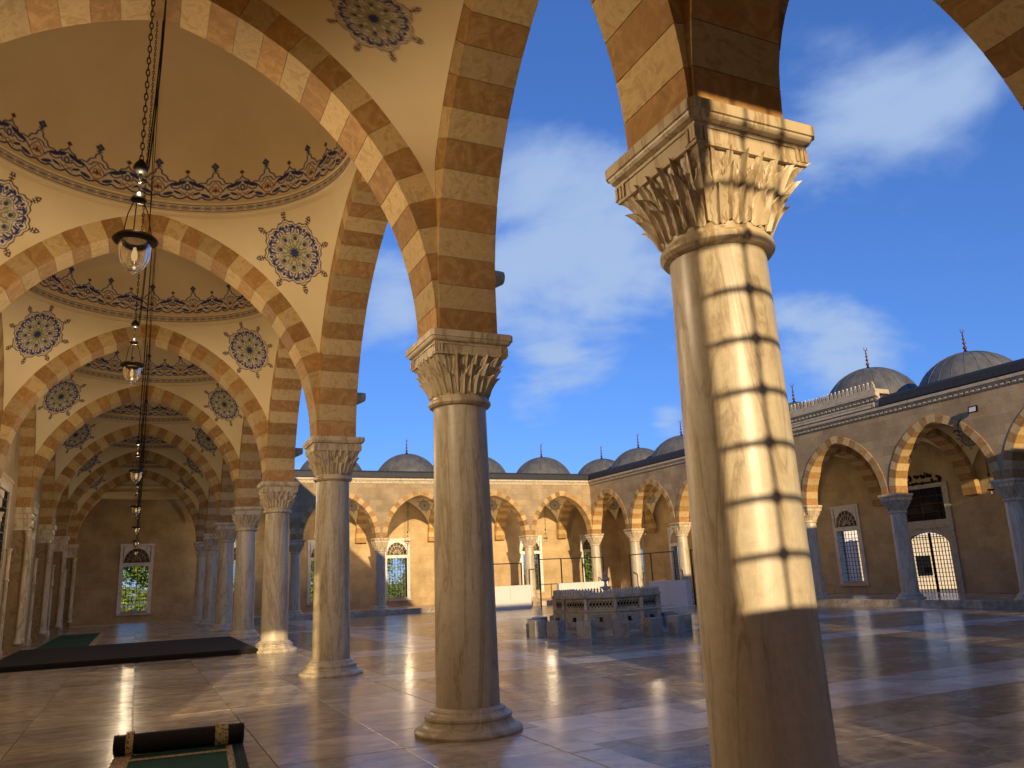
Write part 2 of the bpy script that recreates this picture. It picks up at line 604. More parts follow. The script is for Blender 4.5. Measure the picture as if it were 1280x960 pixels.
BIG_T = dict(a=3.085, r=3.9, st=0.0, t=0.38, d=0.70, n=16)
BIG_L = dict(a=3.10, r=3.9, st=0.0, t=0.38, d=0.73, n=16)
BAY1 = dict(a=2.0145, r=3.6, st=0.60, t=0.38, d=0.73, n=11)
SM_X = dict(a=2.2675, r=2.79, st=0.0, t=0.33, d=0.70, n=11)
SM_Y = dict(a=2.207, r=2.75, st=0.0, t=0.33, d=0.73, n=11)
LONG_X = dict(a=3.085, r=3.9, st=0.0, t=0.38, d=0.70, n=16)


def ext_u(A, z):                # half width of the arch's outer line at height z over the abacus
    r = A['r'] + A['t'] - 0.02
    off = A['r'] - A['a']
    h = max(0.0, z - A['st'])
    if h >= r:
        return -1
    return math.sqrt(r * r - h * h) - off


def ext_top(A):
    r = A['r'] + A['t'] - 0.02
    return A['st'] + math.sqrt(r * r - (A['r'] - A['a']) ** 2)


def ext_z(A, u):
    r = A['r'] + A['t'] - 0.02
    off = A['r'] - A['a']
    q = r * r - (abs(u) + off) ** 2
    return A['st'] + math.sqrt(q) if q > 0 else 0.0


# ------------------------------------------------------------------ floors
def floors():
    b = MB()
    b.add([(-3000, -3000, -0.62), (3000, -3000, -0.62), (3000, 3000, -0.62), (-3000, 3000, -0.62)], [(0, 1, 2, 3)])
    tag(put('ground', b.mesh('ground', 'sand')), kind='structure')
    ex, ey = XC + 0.72, Y0 + 0.72
    rx, fy = XR - 0.72, YF - 0.72
    b = MB()                                   # gallery beds: left, near, right, far strips with a stone kerb
    b.box(-4.3, ex, -3.6, YW + 0.5, -0.6, -0.02)
    b.box(ex, XW + 0.5, -3.6, ey, -0.6, -0.02)
    b.box(rx, XW + 0.5, ey, YW + 0.5, -0.6, -0.02)
    b.box(ex, rx, fy, YW + 0.5, -0.6, -0.02)
    gf = tag(put('gallery_floor', b.mesh('gallery_floor', 'joint')), kind='structure')
    b = MB()
    b.box(ex, rx, ey, fy, -0.6, ZC - 0.02)
    cf = tag(put('courtyard_floor', b.mesh('courtyard_floor', 'joint')), kind='structure')

    # kerb stones of the step round the courtyard
    kb = MB()
    w = 0.36
    L = 1.4
    def run(x0, y0, x1, y1):
        n = max(1, round(math.hypot(x1 - x0, y1 - y0) / L))
        for k in range(n):
            a, c = k / n, (k + 1) / n
            g = 0.003
            xa, ya, xb, yb = x0 + (x1 - x0) * a, y0 + (y1 - y0) * a, x0 + (x1 - x0) * c, y0 + (y1 - y0) * c
            if x0 == x1:
                s = 1 if x0 == ex else -1
                lo, hi = sorted((x0 - s * w, x0 + s * 0.02))
                kb.cbox(lo, hi, ya + g, yb - g, -0.58, 0.002, 0.008)
            else:
                s = 1 if y0 == ey else -1
                lo, hi = sorted((y0 - s * w, y0 + s * 0.02))
                kb.cbox(xa + g, xb - g, lo, hi, -0.58, 0.002, 0.008)
    run(ex, ey - w, ex, fy + w)
    run(rx, ey - w, rx, fy + w)
    run(ex + 0.02, ey, rx - 0.02, ey)
    run(ex + 0.02, fy, rx - 0.02, fy)
    tag(put('kerb', kb.mesh('kerb', 'gallery_tiles'), gf), kind='stuff')

    # slabs: (x range, y range, level, slab size, pale?)
    cells = []
    def lay(x0, x1, y0, y1, z, sx, sy, what, shift=0.0):
        ny = max(1, round((y1 - y0) / sy))
        for j in range(ny):
            ya, yb = y0 + (y1 - y0) * j / ny, y0 + (y1 - y0) * (j + 1) / ny
            nx = max(1, round((x1 - x0) / sx))
            o = (0.5 if (j % 2 and what != 'g') else 0.0) * (x1 - x0) / nx
            edges = [x0] + [x0 + o + (x1 - x0) * i / nx for i in range(0 if o else 1, nx + (0 if not o else 0))] + [x1]
            edges = sorted(set(round(e, 4) for e in edges if x0 <= e <= x1))
            for xa, xb in zip(edges[:-1], edges[1:]):
                if xb - xa > 0.05:
                    cells.append((xa, xb, ya, yb, z, what))
    lay(-3.62, ex - w, -3.1, YW, 0.0, 1.15, 1.02, 'g')
    lay(ex - w, XW, -3.1, ey - w, 0.0, 1.15, 1.02, 'g')
    lay(rx + w, XW, ey - w, YW, 0.0, 1.15, 1.02, 'g')
    lay(ex - w, rx + w, fy + w, YW, 0.0, 1.15, 1.02, 'g')
    # courtyard with pale marble paths
    ys = [ey + 0.02, 8.6, 10.4, 16.2, 17.4, 22.2, 24.0, 36, 37.5, fy - 0.02]
    pale_y = {(8.6, 10.4), (16.2, 17.4), (22.2, 24.0), (36, 37.5)}
    xs = [ex + 0.02, 7.6, 9.4, rx - 0.02]
    for i in range(len(ys) - 1):
        for j in range(len(xs) - 1):
            pale = (ys[i], ys[i + 1]) in pale_y or (j == 1 and ys[i] > 17)
            lay(xs[j], xs[j + 1], ys[i], ys[i + 1], ZC, 1.15, 0.8, 'p' if pale else 'c')
    def vis(c):
        x, y, z = (c[0] + c[1]) / 2, (c[2] + c[3]) / 2, c[4]
        v = Vector((x, y, z - 1.6))
        d = v.dot(fw)
        if d < 1:
            return None
        u, w_ = 640 + FPX * v.dot(r2) / d, 480 - FPX * v.dot(u2) / d
        if -60 < u < 1340 and w_ < 1010:
            return d
        return None
    near = sorted((d, i) for i, c in enumerate(cells) for d in [vis(c)] if d is not None)
    sel = {'g': [], 'c': []}
    for d, i in near:
        k = cells[i][5]
        if k in sel and len(sel[k]) < 250:
            sel[k].append(i)
    picked = set(sel['g'] + sel['c'])
    cache = {}
    rest = {'g': MB(), 'c': MB(), 'p': MB()}
    rr = random.Random(3)
    for i, (xa, xb, ya, yb, z, k) in enumerate(cells):
        g = 0.004
        dz = rr.uniform(-0.0012, 0.0008)
        if i in picked:
            key = (round(xb - xa, 2), round(yb - ya, 2), k)
            if key not in cache:
                hx, hy = (xb - xa) / 2 - g, (yb - ya) / 2 - g
                cache[key] = MB().cbox(-hx, hx, -hy, hy, -0.03, 0, 0.003).mesh('slab', 'gallery_tile' if k == 'g' else 'court_tile')
            put('slab', cache[key], gf if k == 'g' else cf, ((xa + xb) / 2, (ya + yb) / 2, z + dz), (rr.uniform(-6e-4, 6e-4), rr.uniform(-6e-4, 6e-4), 0))
        else:
            rest[k].cbox(xa + g, xb - g, ya + g, yb - g, z - 0.03, z + dz, 0.003)
    tag(put('slab_field', rest['g'].mesh('slab_field', 'gallery_tiles'), gf), kind='stuff')
    tag(put('slab_field', rest['c'].mesh('slab_field', 'court_tiles'), cf), kind='stuff')
    tag(put('pale_path', rest['p'].mesh('pale_path', 'pale_tiles'), cf), kind='stuff')


floors()


# ------------------------------------------------------------------ columns
def cap_r(th, z):               # radius of the capital's bell, from round to nearly square
    t = (z - 3.68) / (4.17 - 3.68)
    t = min(1, max(0, t))
    n = 2 + 5 * t ** 1.3
    r = 0.330 + 0.10 * t ** 1.5
    return r * (abs(math.cos(th)) ** n + abs(math.sin(th)) ** n) ** (-1 / n)


def leaf_mesh(th0, zb, zt, hw, out, curl, rib):
    vs, fs = [], []
    ns, ntt = 8, 10
    for j in range(ntt + 1):
        t = j / ntt
        z = zb + (zt - zb) * t
        w = hw * math.sin(PI * min(1.0, 0.14 + 0.86 * t)) ** 0.65 * (1 + 0.16 * math.sin(7 * PI * t)) if t < 1 else 0.0
        w = max(w, 0.002)
        for i in range(ns + 1):
            s = -1 + 2 * i / ns
            rr = cap_r(th0, z)
            th = th0 + s * w / rr
            o = 0.004 + out * (1 - s * s) * (0.5 + 0.5 * t) + curl * t ** 3 * (1 - 0.4 * s * s)
            if abs(s) < 0.15:
                o += rib
            elif abs(s) < 0.55:
                o -= rib * 0.8
            r = cap_r(th, z) + o
            vs.append((r * math.cos(th), r * math.sin(th), z - 0.03 * (t ** 4) * (1 if curl > 0.03 else 0)))
    for j in range(ntt):
        for i in range(ns):
            a = j * (ns + 1) + i
            fs.append((a, a + 1, a + ns + 2, a + ns + 1))
    return vs, fs


LEAVES = []
for k in range(4):
    LEAVES.append((R(-45) + R(22.5) * k + R(11.25), 3.70, 3.95, 0.064, 0.026, 0.042, 0.014))
for k in range(4):
    LEAVES.append((R(-45) + R(22.5) * k, 3.72, 4.07, 0.070, 0.026, 0.046, 0.014))
for k in range(6):
    LEAVES.append((R(-45) + R(90) * (k + 0.5) / 6, 3.93, 4.15, 0.052, 0.022, 0.018, 0.012))
LEAVES.append((R(-45), 3.95, 4.18, 0.075, 0.030, 0.065, 0.010))


def column_meshes():
    M = {}
    M['base'] = MB().lathe([(0.585, 0.000), (0.592, 0.027), (0.578, 0.052), (0.545, 0.070), (0.512, 0.080), (0.490, 0.103), (0.475, 0.133), (0.470, 0.148),
                            (0.482, 0.163), (0.478, 0.186), (0.452, 0.204), (0.425, 0.213), (0.410, 0.232), (0.405, 0.247), (0.372, 0.262), (0.36, 0.274)], 48).mesh('base', 'column_marble')
    pr = [(0.352 - 0.040 * t + 0.004 * math.sin(PI * t), 0.255 + (3.585 - 0.255) * t) for t in [i / 12 for i in range(13)]]
    M['shaft'] = MB().lathe(pr, 48).mesh('shaft', 'column_marble')
    b = MB()
    b.lathe([(0.312, 3.575), (0.352, 3.585), (0.372, 3.61), (0.374, 3.635), (0.360, 3.662), (0.338, 3.672), (0.335, 3.69)], 48)
    prof = [3.68 + 0.49 * i / 12 for i in range(13)]
    n = 64
    vs = [(cap_r(2 * PI * k / n, z) * math.cos(2 * PI * k / n), cap_r(2 * PI * k / n, z) * math.sin(2 * PI * k / n), z) for z in prof for k in range(n)]
    fs = [(i * n + k, i * n + (k + 1) % n, (i + 1) * n + (k + 1) % n, (i + 1) * n + k) for i in range(12) for k in range(n)]
    b.add(vs, fs, 0, True)
    # fluted panel block under the abacus
    b.box(-0.440, 0.440, -0.440, 0.440, 4.135, 4.275)
    b.box(-0.452, 0.452, -0.452, 0.452, 4.245, 4.268)
    b.box(-0.447, 0.447, -0.447, 0.447, 4.128, 4.150)
    for sx in (-1, 1):
        for sy in (-1, 1):
            for k in range(3):
                u = 0.447 - 0.038 * k
                b.box(sx * u - 0.012, sx * u + 0.012, sy * 0.44 - 0.013, sy * 0.44 + 0.013, 4.153, 4.243)
                b.box(sx * 0.44 - 0.0125, sx * 0.44 + 0.0125, sy * (u - 0.004) - 0.0115, sy * (u - 0.004) + 0.0115, 4.1535, 4.2425)
    M['capital'] = b.mesh('capital', 'carved_marble')
    b = MB()
    lv = [(0.455, 4.272), (0.485, 4.285), (0.497, 4.305), (0.500, 4.318), (0.513, 4.322), (0.515, 4.392), (0.508, 4.40)]
    vs, fs = [], []
    for h, z in lv:
        c = h * 0.93
        vs += [(h, -c, z), (h, c, z), (c, h, z), (-c, h, z), (-h, c, z), (-h, -c, z), (-c, -h, z), (c, -h, z)]
    for i in range(len(lv) - 1):
        for k in range(8):
            j = (k + 1) % 8
            fs.append((i * 8 + k, i * 8 + j, i * 8 + 8 + j, i * 8 + 8 + k))
    fs += [tuple(range(8))[::-1], tuple(range((len(lv) - 1) * 8, len(lv) * 8))]
    b.add(vs, fs)
    M['abacus'] = b.mesh('abacus', 'carved_marble')
    M['leaf'] = []
    allb = MB()
    for L in LEAVES:
        vs, fs = leaf_mesh(*L)
        M['leaf'].append(MB().add(vs, fs, 0, True).mesh('leaf', 'carved_marble'))
        for q in range(4):
            ca, sa = math.cos(q * PI / 2), math.sin(q * PI / 2)
            allb.add([(x * ca - y * sa, x * sa + y * ca, z) for x, y, z in vs], fs, 0, True)
    M['leaves'] = allb.mesh('leaf_carving', 'carved_marble')
    return M


CM = column_meshes()


def column(x, y, label, group, detail=False):
    e = thing('marble_column', label, 'column', (x, y, 0), 0, group)
    put('base', CM['base'], e)
    put('shaft', CM['shaft'], e)
    c = put('capital', CM['capital'], e)
    put('abacus', CM['abacus'], e)
    if detail:
        for q in range(4):
            for me in CM['leaf']:
                put('leaf', me, c, None, (0, 0, q * PI / 2))
    else:
        tag(put('leaf_carving', CM['leaves'], c), kind='stuff')
    return e


LG, RG, FG = 'marble columns of the left gallery', 'marble columns of the right arcade', 'marble columns of the far arcade'
LEFT_LAB = ['nearest and biggest marble column at the courtyard corner, barred with grille shadows on its sunlit front',
            'marble column second from the near corner, standing free against sky and fountain court',
            'third marble column of the left gallery, between the free-standing one and the dark carpet',
            'fourth marble column of the left gallery, just before the edge of the dark carpet',
            'fifth marble column of the left gallery, at the far edge of the dark carpet',
            'sixth marble column of the left gallery, third from its far end',
            'seventh marble column of the left gallery, second from its far end',
            'last and smallest marble column of the left gallery, by the dark end wall']
for k, y in enumerate(LEFT_Y):
    column(XC, y, LEFT_LAB[k], LG, k < 3)
for k, y in enumerate(RIGHT_Y):
    if y < 12:
        continue
    j = round((y - Y0) / SY)
    LBL = {2: 'right arcade column nearest the camera, just outside the right edge', 3: 'right arcade column at the right picture edge, one bay before the grilled door',
           4: 'right arcade column between the grilled door and the grilled window, under the step of the portal parapet',
           5: 'right arcade column at the far end of the raised portal parapet', 6: 'right arcade column third from the far courtyard corner',
           7: 'right arcade column second from the far courtyard corner', 8: 'right arcade column next to the far courtyard corner'}
    column(XR, y, LBL[j], RG)
for k, x in enumerate(FAR_X):
    column(x, YF, ['far arcade column seen between the third and fourth left columns', 'far arcade column left of the second left column, beside the bright green window',
                   'far arcade column hidden behind the second left column', 'far arcade column above the white barriers, one bay from the corner'][k], FG)
column(XR, YF, 'corner column where the far and right arcades meet, behind the fountain', FG)
column(XC + SX, Y0, 'marble column of the near arcade right of the camera, outside the picture', 'marble columns of the near arcade')
column(XC + 2 * SX, Y0, 'second marble column of the near arcade right of the camera, outside the picture', 'marble columns of the near arcade')

# ------------------------------------------------------------------ arches of cut stones
ACACHE = {}


def vous(r, t, d, a0, a1, g):
    da = g / r
    vs = []
    for k in range(3):
        a = a0 + da + (a1 - a0 - 2 * da) * k / 2
        for rr in (r, r + t):
            for y in (-d / 2, d / 2):
                vs.append((-rr * math.cos(a), y, rr * math.sin(a)))
    fs = [(0, 1, 3, 2), (8, 10, 11, 9)]
    for k in range(2):
        b = 4 * k
        fs += [(b, b + 4, b + 5, b + 1), (b + 2, b + 3, b + 7, b + 6), (b, b + 2, b + 6, b + 4), (b + 1, b + 5, b + 7, b + 3)]
    return vs, fs


def arch_data(A):
    key = tuple(sorted(A.items()))
    if key in ACACHE:
        return ACACHE[key]
    r, t, d, n = A['r'], A['t'], A['d'], A['n']
    off = r - A['a']
    ang = math.acos(off / r)
    dl = ang / (n + 0.5)
    D = dict(off=off, dl=dl)
    for cname in ('cream_stone', 'orange_stone'):
        vs, fs = vous(r, t, d, 0, dl, 0.0035)
        D['L' + cname] = MB().add(vs, fs).mesh('voussoir', cname)
        D['R' + cname] = MB().add([(-x, y, z) for x, y, z in vs], [f[::-1] for f in fs]).mesh('voussoir', cname)
    aK = dl * n + 0.0025 / r
    def P(rr, a):
        return (off - rr * math.cos(a), rr * math.sin(a))
    aO = math.acos(off / (r + t))
    i0, i1 = P(r, aK), P(r, ang)
    o0, o1 = P(r + t, aK), P(r + t, aO)
    poly = [i0, (0, i1[1]), (-i0[0], i0[1]), (-o0[0], o0[1]), (0, o1[1]), o0]
    def prism(poly, d):
        k = len(poly)
        vs = [(x, -d / 2, z) for x, z in poly] + [(x, d / 2, z) for x, z in poly]
        fs = [tuple(range(k)), tuple(range(k, 2 * k))[::-1]] + [(i, i + k, (i + 1) % k + k, (i + 1) % k) for i in range(k)]
        return vs, fs
    D['key'] = prism(poly, d)
    core = MB()
    m = 24
    vs = []
    for i in range(m + 1):
        a = ang * i / m
        aa = aO * i / m
        for (x, z) in (P(r + 0.012, a), P(r + t - 0.012, aa)):
            for y in (-d / 2 + 0.012, d / 2 - 0.012):
                vs.append((min(x, -0.0005), y, z))
    fs = []
    for k in range(m):
        b = 4 * k
        fs += [(b, b + 4, b + 5, b + 1), (b + 2, b + 3, b + 7, b + 6), (b, b + 2, b + 6, b + 4), (b + 1, b + 5, b + 7, b + 3)]
    core.add(vs, fs)
    core.add([(-x, y, z) for x, y, z in vs], [f[::-1] for f in fs])
    if A['st'] > 0:
        for s in (-1, 1):
            lo, hi = sorted((s * (A['a'] + 0.012), s * (A['a'] + t - 0.012)))
            core.box(lo, hi, -d / 2 + 0.012, d / 2 - 0.012, -A['st'], 0)
    D['core'] = core.mesh('mortar_core', 'mortar')
    # joined ring for arches too far away to pick stones apart
    J = MB()
    for k in range(n):
        vs, fs = vous(r, t, d, dl * k, dl * (k + 1), 0.0025)
        mi = 1 if k % 2 == 0 else 0
        J.add([(off + x, y, z + A['st']) for x, y, z in vs], fs, mi)
        J.add([(-off - x, y, z + A['st']) for x, y, z in vs], [f[::-1] for f in fs], mi)
    kv, kf = D['key']
    J.add([(x, y, z + A['st']) for x, y, z in kv], kf, 1 if n % 2 == 0 else 0)
    ns = round(A['st'] / 0.3)
    for k in range(ns):
        for s in (-1, 1):
            lo, hi = sorted((s * A['a'], s * (A['a'] + t)))
            J.box(lo, hi, -d / 2, d / 2, A['st'] * k / ns + 0.002, A['st'] * (k + 1) / ns - 0.002, (k + ns) % 2 == 0 and 1 or 0)
    D['joined'] = J.mesh('arch_ring', ['cream_stone', 'orange_stone'])
    D['keym'] = MB().add(kv, kf).mesh('keystone', 'orange_stone' if n % 2 == 0 else 'cream_stone')
    D['ns'] = ns
    if ns:
        D['sp'] = [MB().box(0, t, -d / 2, d / 2, 0.002, A['st'] / ns - 0.002).mesh('springer', c) for c in ('cream_stone', 'orange_stone')]
    ACACHE[key] = D
    return D


def arch(A, cx, cy, rz, label, group, pieces=True):
    D = arch_data(A)
    e = thing('stone_arch', label, 'arch', (cx, cy, ZA), rz, group)
    if not pieces:
        put('arch_ring', D['joined'], e)
        return e
    put('mortar_core', D['core'], e, (0, 0, A['st']))
    for k in range(A['n']):
        c = 'orange_stone' if k % 2 == 0 else 'cream_stone'
        j = random.uniform(-0.002, 0.002)
        # both pieces turn about their own arc centre
        put('voussoir', D['L' + c], e, (D['off'], j, A['st']), (0, D['dl'] * k, 0))
        put('voussoir', D['R' + c], e, (-D['off'], -j, A['st']), (0, -D['dl'] * k, 0))
    put('keystone', D['keym'], e, (0, 0, A['st']))
    for k in range(D['ns']):
        me = D['sp'][1 if (k + D['ns']) % 2 == 0 else 0]
        put('springer', me, e, (A['a'], 0, A['st'] * k / D['ns']))
        put('springer', me, e, (-A['a'] - A['t'], 0, A['st'] * k / D['ns']))
    return e


CX = (XC + XL) / 2
LT, LL, LWG = 'striped arches across the left gallery', 'striped arches of the left gallery towards the courtyard', 'striped wall arches of the left gallery'
TL = ['striped arch springing left from the nearest column, above the camera', 'striped arch across the gallery at the second column, the widest in view',
      'second striped arch across the gallery, hanging lamp before its crown', 'third striped arch across the gallery, framing the smaller medallions',
      'fourth striped arch across the gallery, over the far edge of the dark carpet', 'fifth striped arch across the gallery counted from the near lamp',
      'sixth striped arch across the gallery, next to last before the end wall', 'last and smallest striped arch across the gallery, framing the end wall']
for k, y in enumerate(LEFT_Y):
    arch(BIG_T, CX, y, 0, TL[k], LT, k < 6)
LLAB = ['tall narrow striped arch open to the sky between the nearest two columns', 'striped courtyard arch between the second and third columns, sky behind',
        'striped courtyard arch between the third and fourth columns of the left gallery', 'striped courtyard arch between the fourth and fifth columns, seen edge on',
        'striped courtyard arch between the fifth and sixth left columns', 'striped courtyard arch between the sixth and seventh left columns',
        'striped courtyard arch at the far end of the left gallery']
arch(BAY1, XC, (Y0 + Y1) / 2, PI / 2, LLAB[0], LL)
for k in range(6):
    arch(BIG_L, XC, Y1 + S * (k + 0.5), PI / 2, LLAB[k + 1], LL, k < 4)
    arch(BIG_L, XL, Y1 + S * (k + 0.5), PI / 2, 'striped wall arch over the %s bay of the left wall' % ORD[k], LWG, False)
arch(BAY1, XL, (Y0 + Y1) / 2, PI / 2, 'narrow striped wall arch over the nearest bay of the left wall', LWG, False)
arch(BIG_L, XC, (Y0 + YN) / 2, PI / 2, 'striped arch springing from the nearest column back over the camera', LL)
arch(SM_X, XC + SX / 2, Y0, 0, 'striped arch springing right from the nearest column at the top right corner', 'striped arches of the near arcade')
arch(SM_X, XC + SX * 1.5, Y0, 0, 'next striped arch of the near arcade, outside the picture', 'striped arches of the near arcade', False)
RLAB = ['right arcade arch nearest the camera, outside the right picture edge', 'right arcade arch second from the camera, outside the right picture edge',
        'striped right arcade arch cut by the right picture edge', 'striped right arcade arch with the floodlight beside it', 'striped right arcade arch below the crenellated portal parapet',
        'striped right arcade arch hidden behind the nearest column', 'striped right arcade arch third from the far corner', 'striped right arcade arch second from the far corner',
        'striped right arcade arch touching the far corner']
for k in range(2, 9):
    arch(SM_Y, XR, Y0 + SY * (k + 0.5), PI / 2, RLAB[k], 'striped arches of the right arcade')
    arch(SM_X, XR + SX / 2, Y0 + SY * k, 0, 'striped inner arch crossing the right gallery at its %s column' % ORD[k - 1], 'striped inner arches of the right gallery', False)
arch(SM_X, XR + SX / 2, YF, 0, 'striped inner arch crossing the right gallery at the far corner', 'striped inner arches of the right gallery', False)
for k in range(5):
    arch(SM_X, XC + SX * (k + 0.5), YF, 0, ['striped far arcade arch at the left end behind the gallery columns', 'striped far arcade arch above the bright green window',
         'striped far arcade arch behind the second left column', 'striped far arcade arch just right of the second left column', 'striped far arcade arch next to the courtyard corner'][k], 'striped arches of the far arcade')
    arch(SM_Y, XC + SX * (k + 1), YF + SY / 2, PI / 2, 'striped inner arch crossing the far gallery at its %s column' % ORD[k], 'striped inner arches of the far gallery', False)


# ------------------------------------------------------------------ vaults: pendentives, ring, dome, painted ornament
NAVY, RED, CREAM, OLIVE, BROWN = (0.010, 0.020, 0.110), (0.17, 0.030, 0.012), (0.66, 0.56, 0.40), (0.23, 0.22, 0.11), (0.075, 0.022, 0.008)
BLANK = (0.695, 0.565, 0.345)


def seg_d(x, y, pts):
    best = np.full_like(x, 9.0)
    for (ax, ay), (bx, by) in zip(pts[:-1], pts[1:]):
        dx, dy = bx - ax, by - ay
        t = np.clip(((x - ax) * dx + (y - ay) * dy) / (dx * dx + dy * dy + 1e-12), 0, 1)
        best = np.minimum(best, np.hypot(x - ax - t * dx, y - ay - t * dy))
    return best


class Painter:
    def __init__(s, x, y):
        s.x, s.y = x, y
        s.c = np.empty(x.shape + (3,))
        s.c[:] = BLANK
        s.k = np.zeros(x.shape, bool)

    def fill(s, mask, col):
        s.c[mask] = col
        s.k |= mask

    def line(s, pts, w, col):
        s.fill(seg_d(s.x, s.y, pts) < w / 2, col)

    def ell(s, cx, cy, rx, ry, col, rot=0.0):
        dx, dy = s.x - cx, s.y - cy
        ca, sa = math.cos(rot), math.sin(rot)
        s.fill(((dx * ca + dy * sa) / rx) ** 2 + ((-dx * sa + dy * ca) / ry) ** 2 < 1, col)

    def dia(s, cx, cy, rx, ry, col):
        s.fill(np.abs(s.x - cx) / rx + np.abs(s.y - cy) / ry < 1, col)


def curve(pts, n=6):
    out = []
    P = [pts[0]] + list(pts) + [pts[-1]]
    for i in range(1, len(P) - 2):
        p0, p1, p2, p3 = [np.array(q, float) for q in P[i - 1:i + 3]]
        for k in range(n):
            t = k / n
            out.append(tuple(0.5 * (2 * p1 + (p2 - p0) * t + (2 * p0 - 5 * p1 + 4 * p2 - p3) * t * t + (3 * p1 - p0 - 3 * p2 + p3) * t ** 3)))
    out.append(tuple(pts[-1]))
    return out


def paint_band(x, y):           # x: |distance| from the period's axis (0..0.385), y: height (0..0.8), metres
    p = Painter(x, y)
    prof = curve([(0, 0.60), (0.035, 0.57), (0.05, 0.50), (0.105, 0.46), (0.14, 0.38), (0.20, 0.385), (0.26, 0.36), (0.30, 0.43), (0.345, 0.45), (0.385, 0.51)])
    top = np.interp(x, [q[0] for q in prof], [q[1] for q in prof])
    low = 0.045 + 0.030 * np.abs(np.cos(x / 0.385 * PI))
    p.fill((y < top) & (y > low), CREAM)
    p.line(curve([(0, 0.09), (0.06, 0.05), (0.13, 0.05), (0.19, 0.09), (0.25, 0.05), (0.32, 0.05), (0.385, 0.10)]), 0.030, NAVY)
    p.ell(0.135, 0.125, 0.075, 0.032, NAVY, 0.5)
    p.ell(0.26, 0.165, 0.060, 0.024, NAVY, -0.5)
    p.ell(0.225, 0.325, 0.075, 0.036, NAVY, 0.25)
    p.ell(0.325, 0.375, 0.05, 0.035, NAVY, 0.7)
    p.ell(0.385, 0.285, 0.040, 0.070, NAVY)
    p.ell(0.385, 0.285, 0.016, 0.034, CREAM)
    p.line(curve([(0.10, 0.22), (0.15, 0.30), (0.19, 0.25), (0.25, 0.24), (0.30, 0.28), (0.34, 0.24)]), 0.022, NAVY)
    p.line(curve([(0.385, 0.42), (0.35, 0.40), (0.31, 0.33), (0.33, 0.29)]), 0.018, NAVY)
    p.line(curve([(0, 0.43), (0.05, 0.42), (0.085, 0.36), (0.12, 0.35)]), 0.020, NAVY)
    p.line(curve([(0, 0.12), (0.05, 0.15), (0.09, 0.22), (0.07, 0.30), (0.03, 0.36), (0, 0.41)]), 0.015, RED)
    p.ell(0, 0.25, 0.022, 0.04, RED)
    p.ell(0.045, 0.22, 0.012, 0.030, RED, 0.5)
    p.line(curve([(0.0, 0.19), (0.045, 0.27), (0.02, 0.31), (0, 0.30)]), 0.013, RED)
    p.line([(0.385, 0.10), (0.30, 0.20)], 0.013, RED)
    p.line([(0.385, 0.19), (0.30, 0.10)], 0.013, RED)
    p.line(curve([(0.0, 0.06), (0.04, 0.10), (0.0, 0.13)]), 0.012, RED)
    p.line(prof, 0.022, NAVY)
    p.line([(0, 0.60), (0, 0.66)], 0.02, NAVY)
    p.dia(0, 0.705, 0.062, 0.078, NAVY)
    p.dia(0, 0.705, 0.026, 0.034, (0.10, 0.13, 0.17))
    p.line([(0, 0.62), (0.035, 0.635)], 0.018, NAVY)
    p.line([(0.385, 0.51), (0.385, 0.56)], 0.016, BROWN)
    p.dia(0.385, 0.585, 0.040, 0.045, BROWN)
    return p


def paint_chain(x, y):          # x: 0..0.10 half period, y: 0..0.17
    p = Painter(x, y)
    yy = np.abs(y - 0.085)
    p.fill(yy < 0.075, (0.40, 0.33, 0.18))
    p.fill(yy < 0.062, BROWN)
    p.fill(yy < 0.052, CREAM)
    h = np.where(x < 0.06, 0.036, 0.036 - (x - 0.06) * 0.9)
    p.fill((yy < h), BROWN)
    h2 = np.where(x < 0.055, 0.024, 0.024 - (x - 0.055) * 0.9)
    p.fill((yy < h2), CREAM)
    p.fill((yy < 0.012) & (x < 0.055), NAVY)
    return p


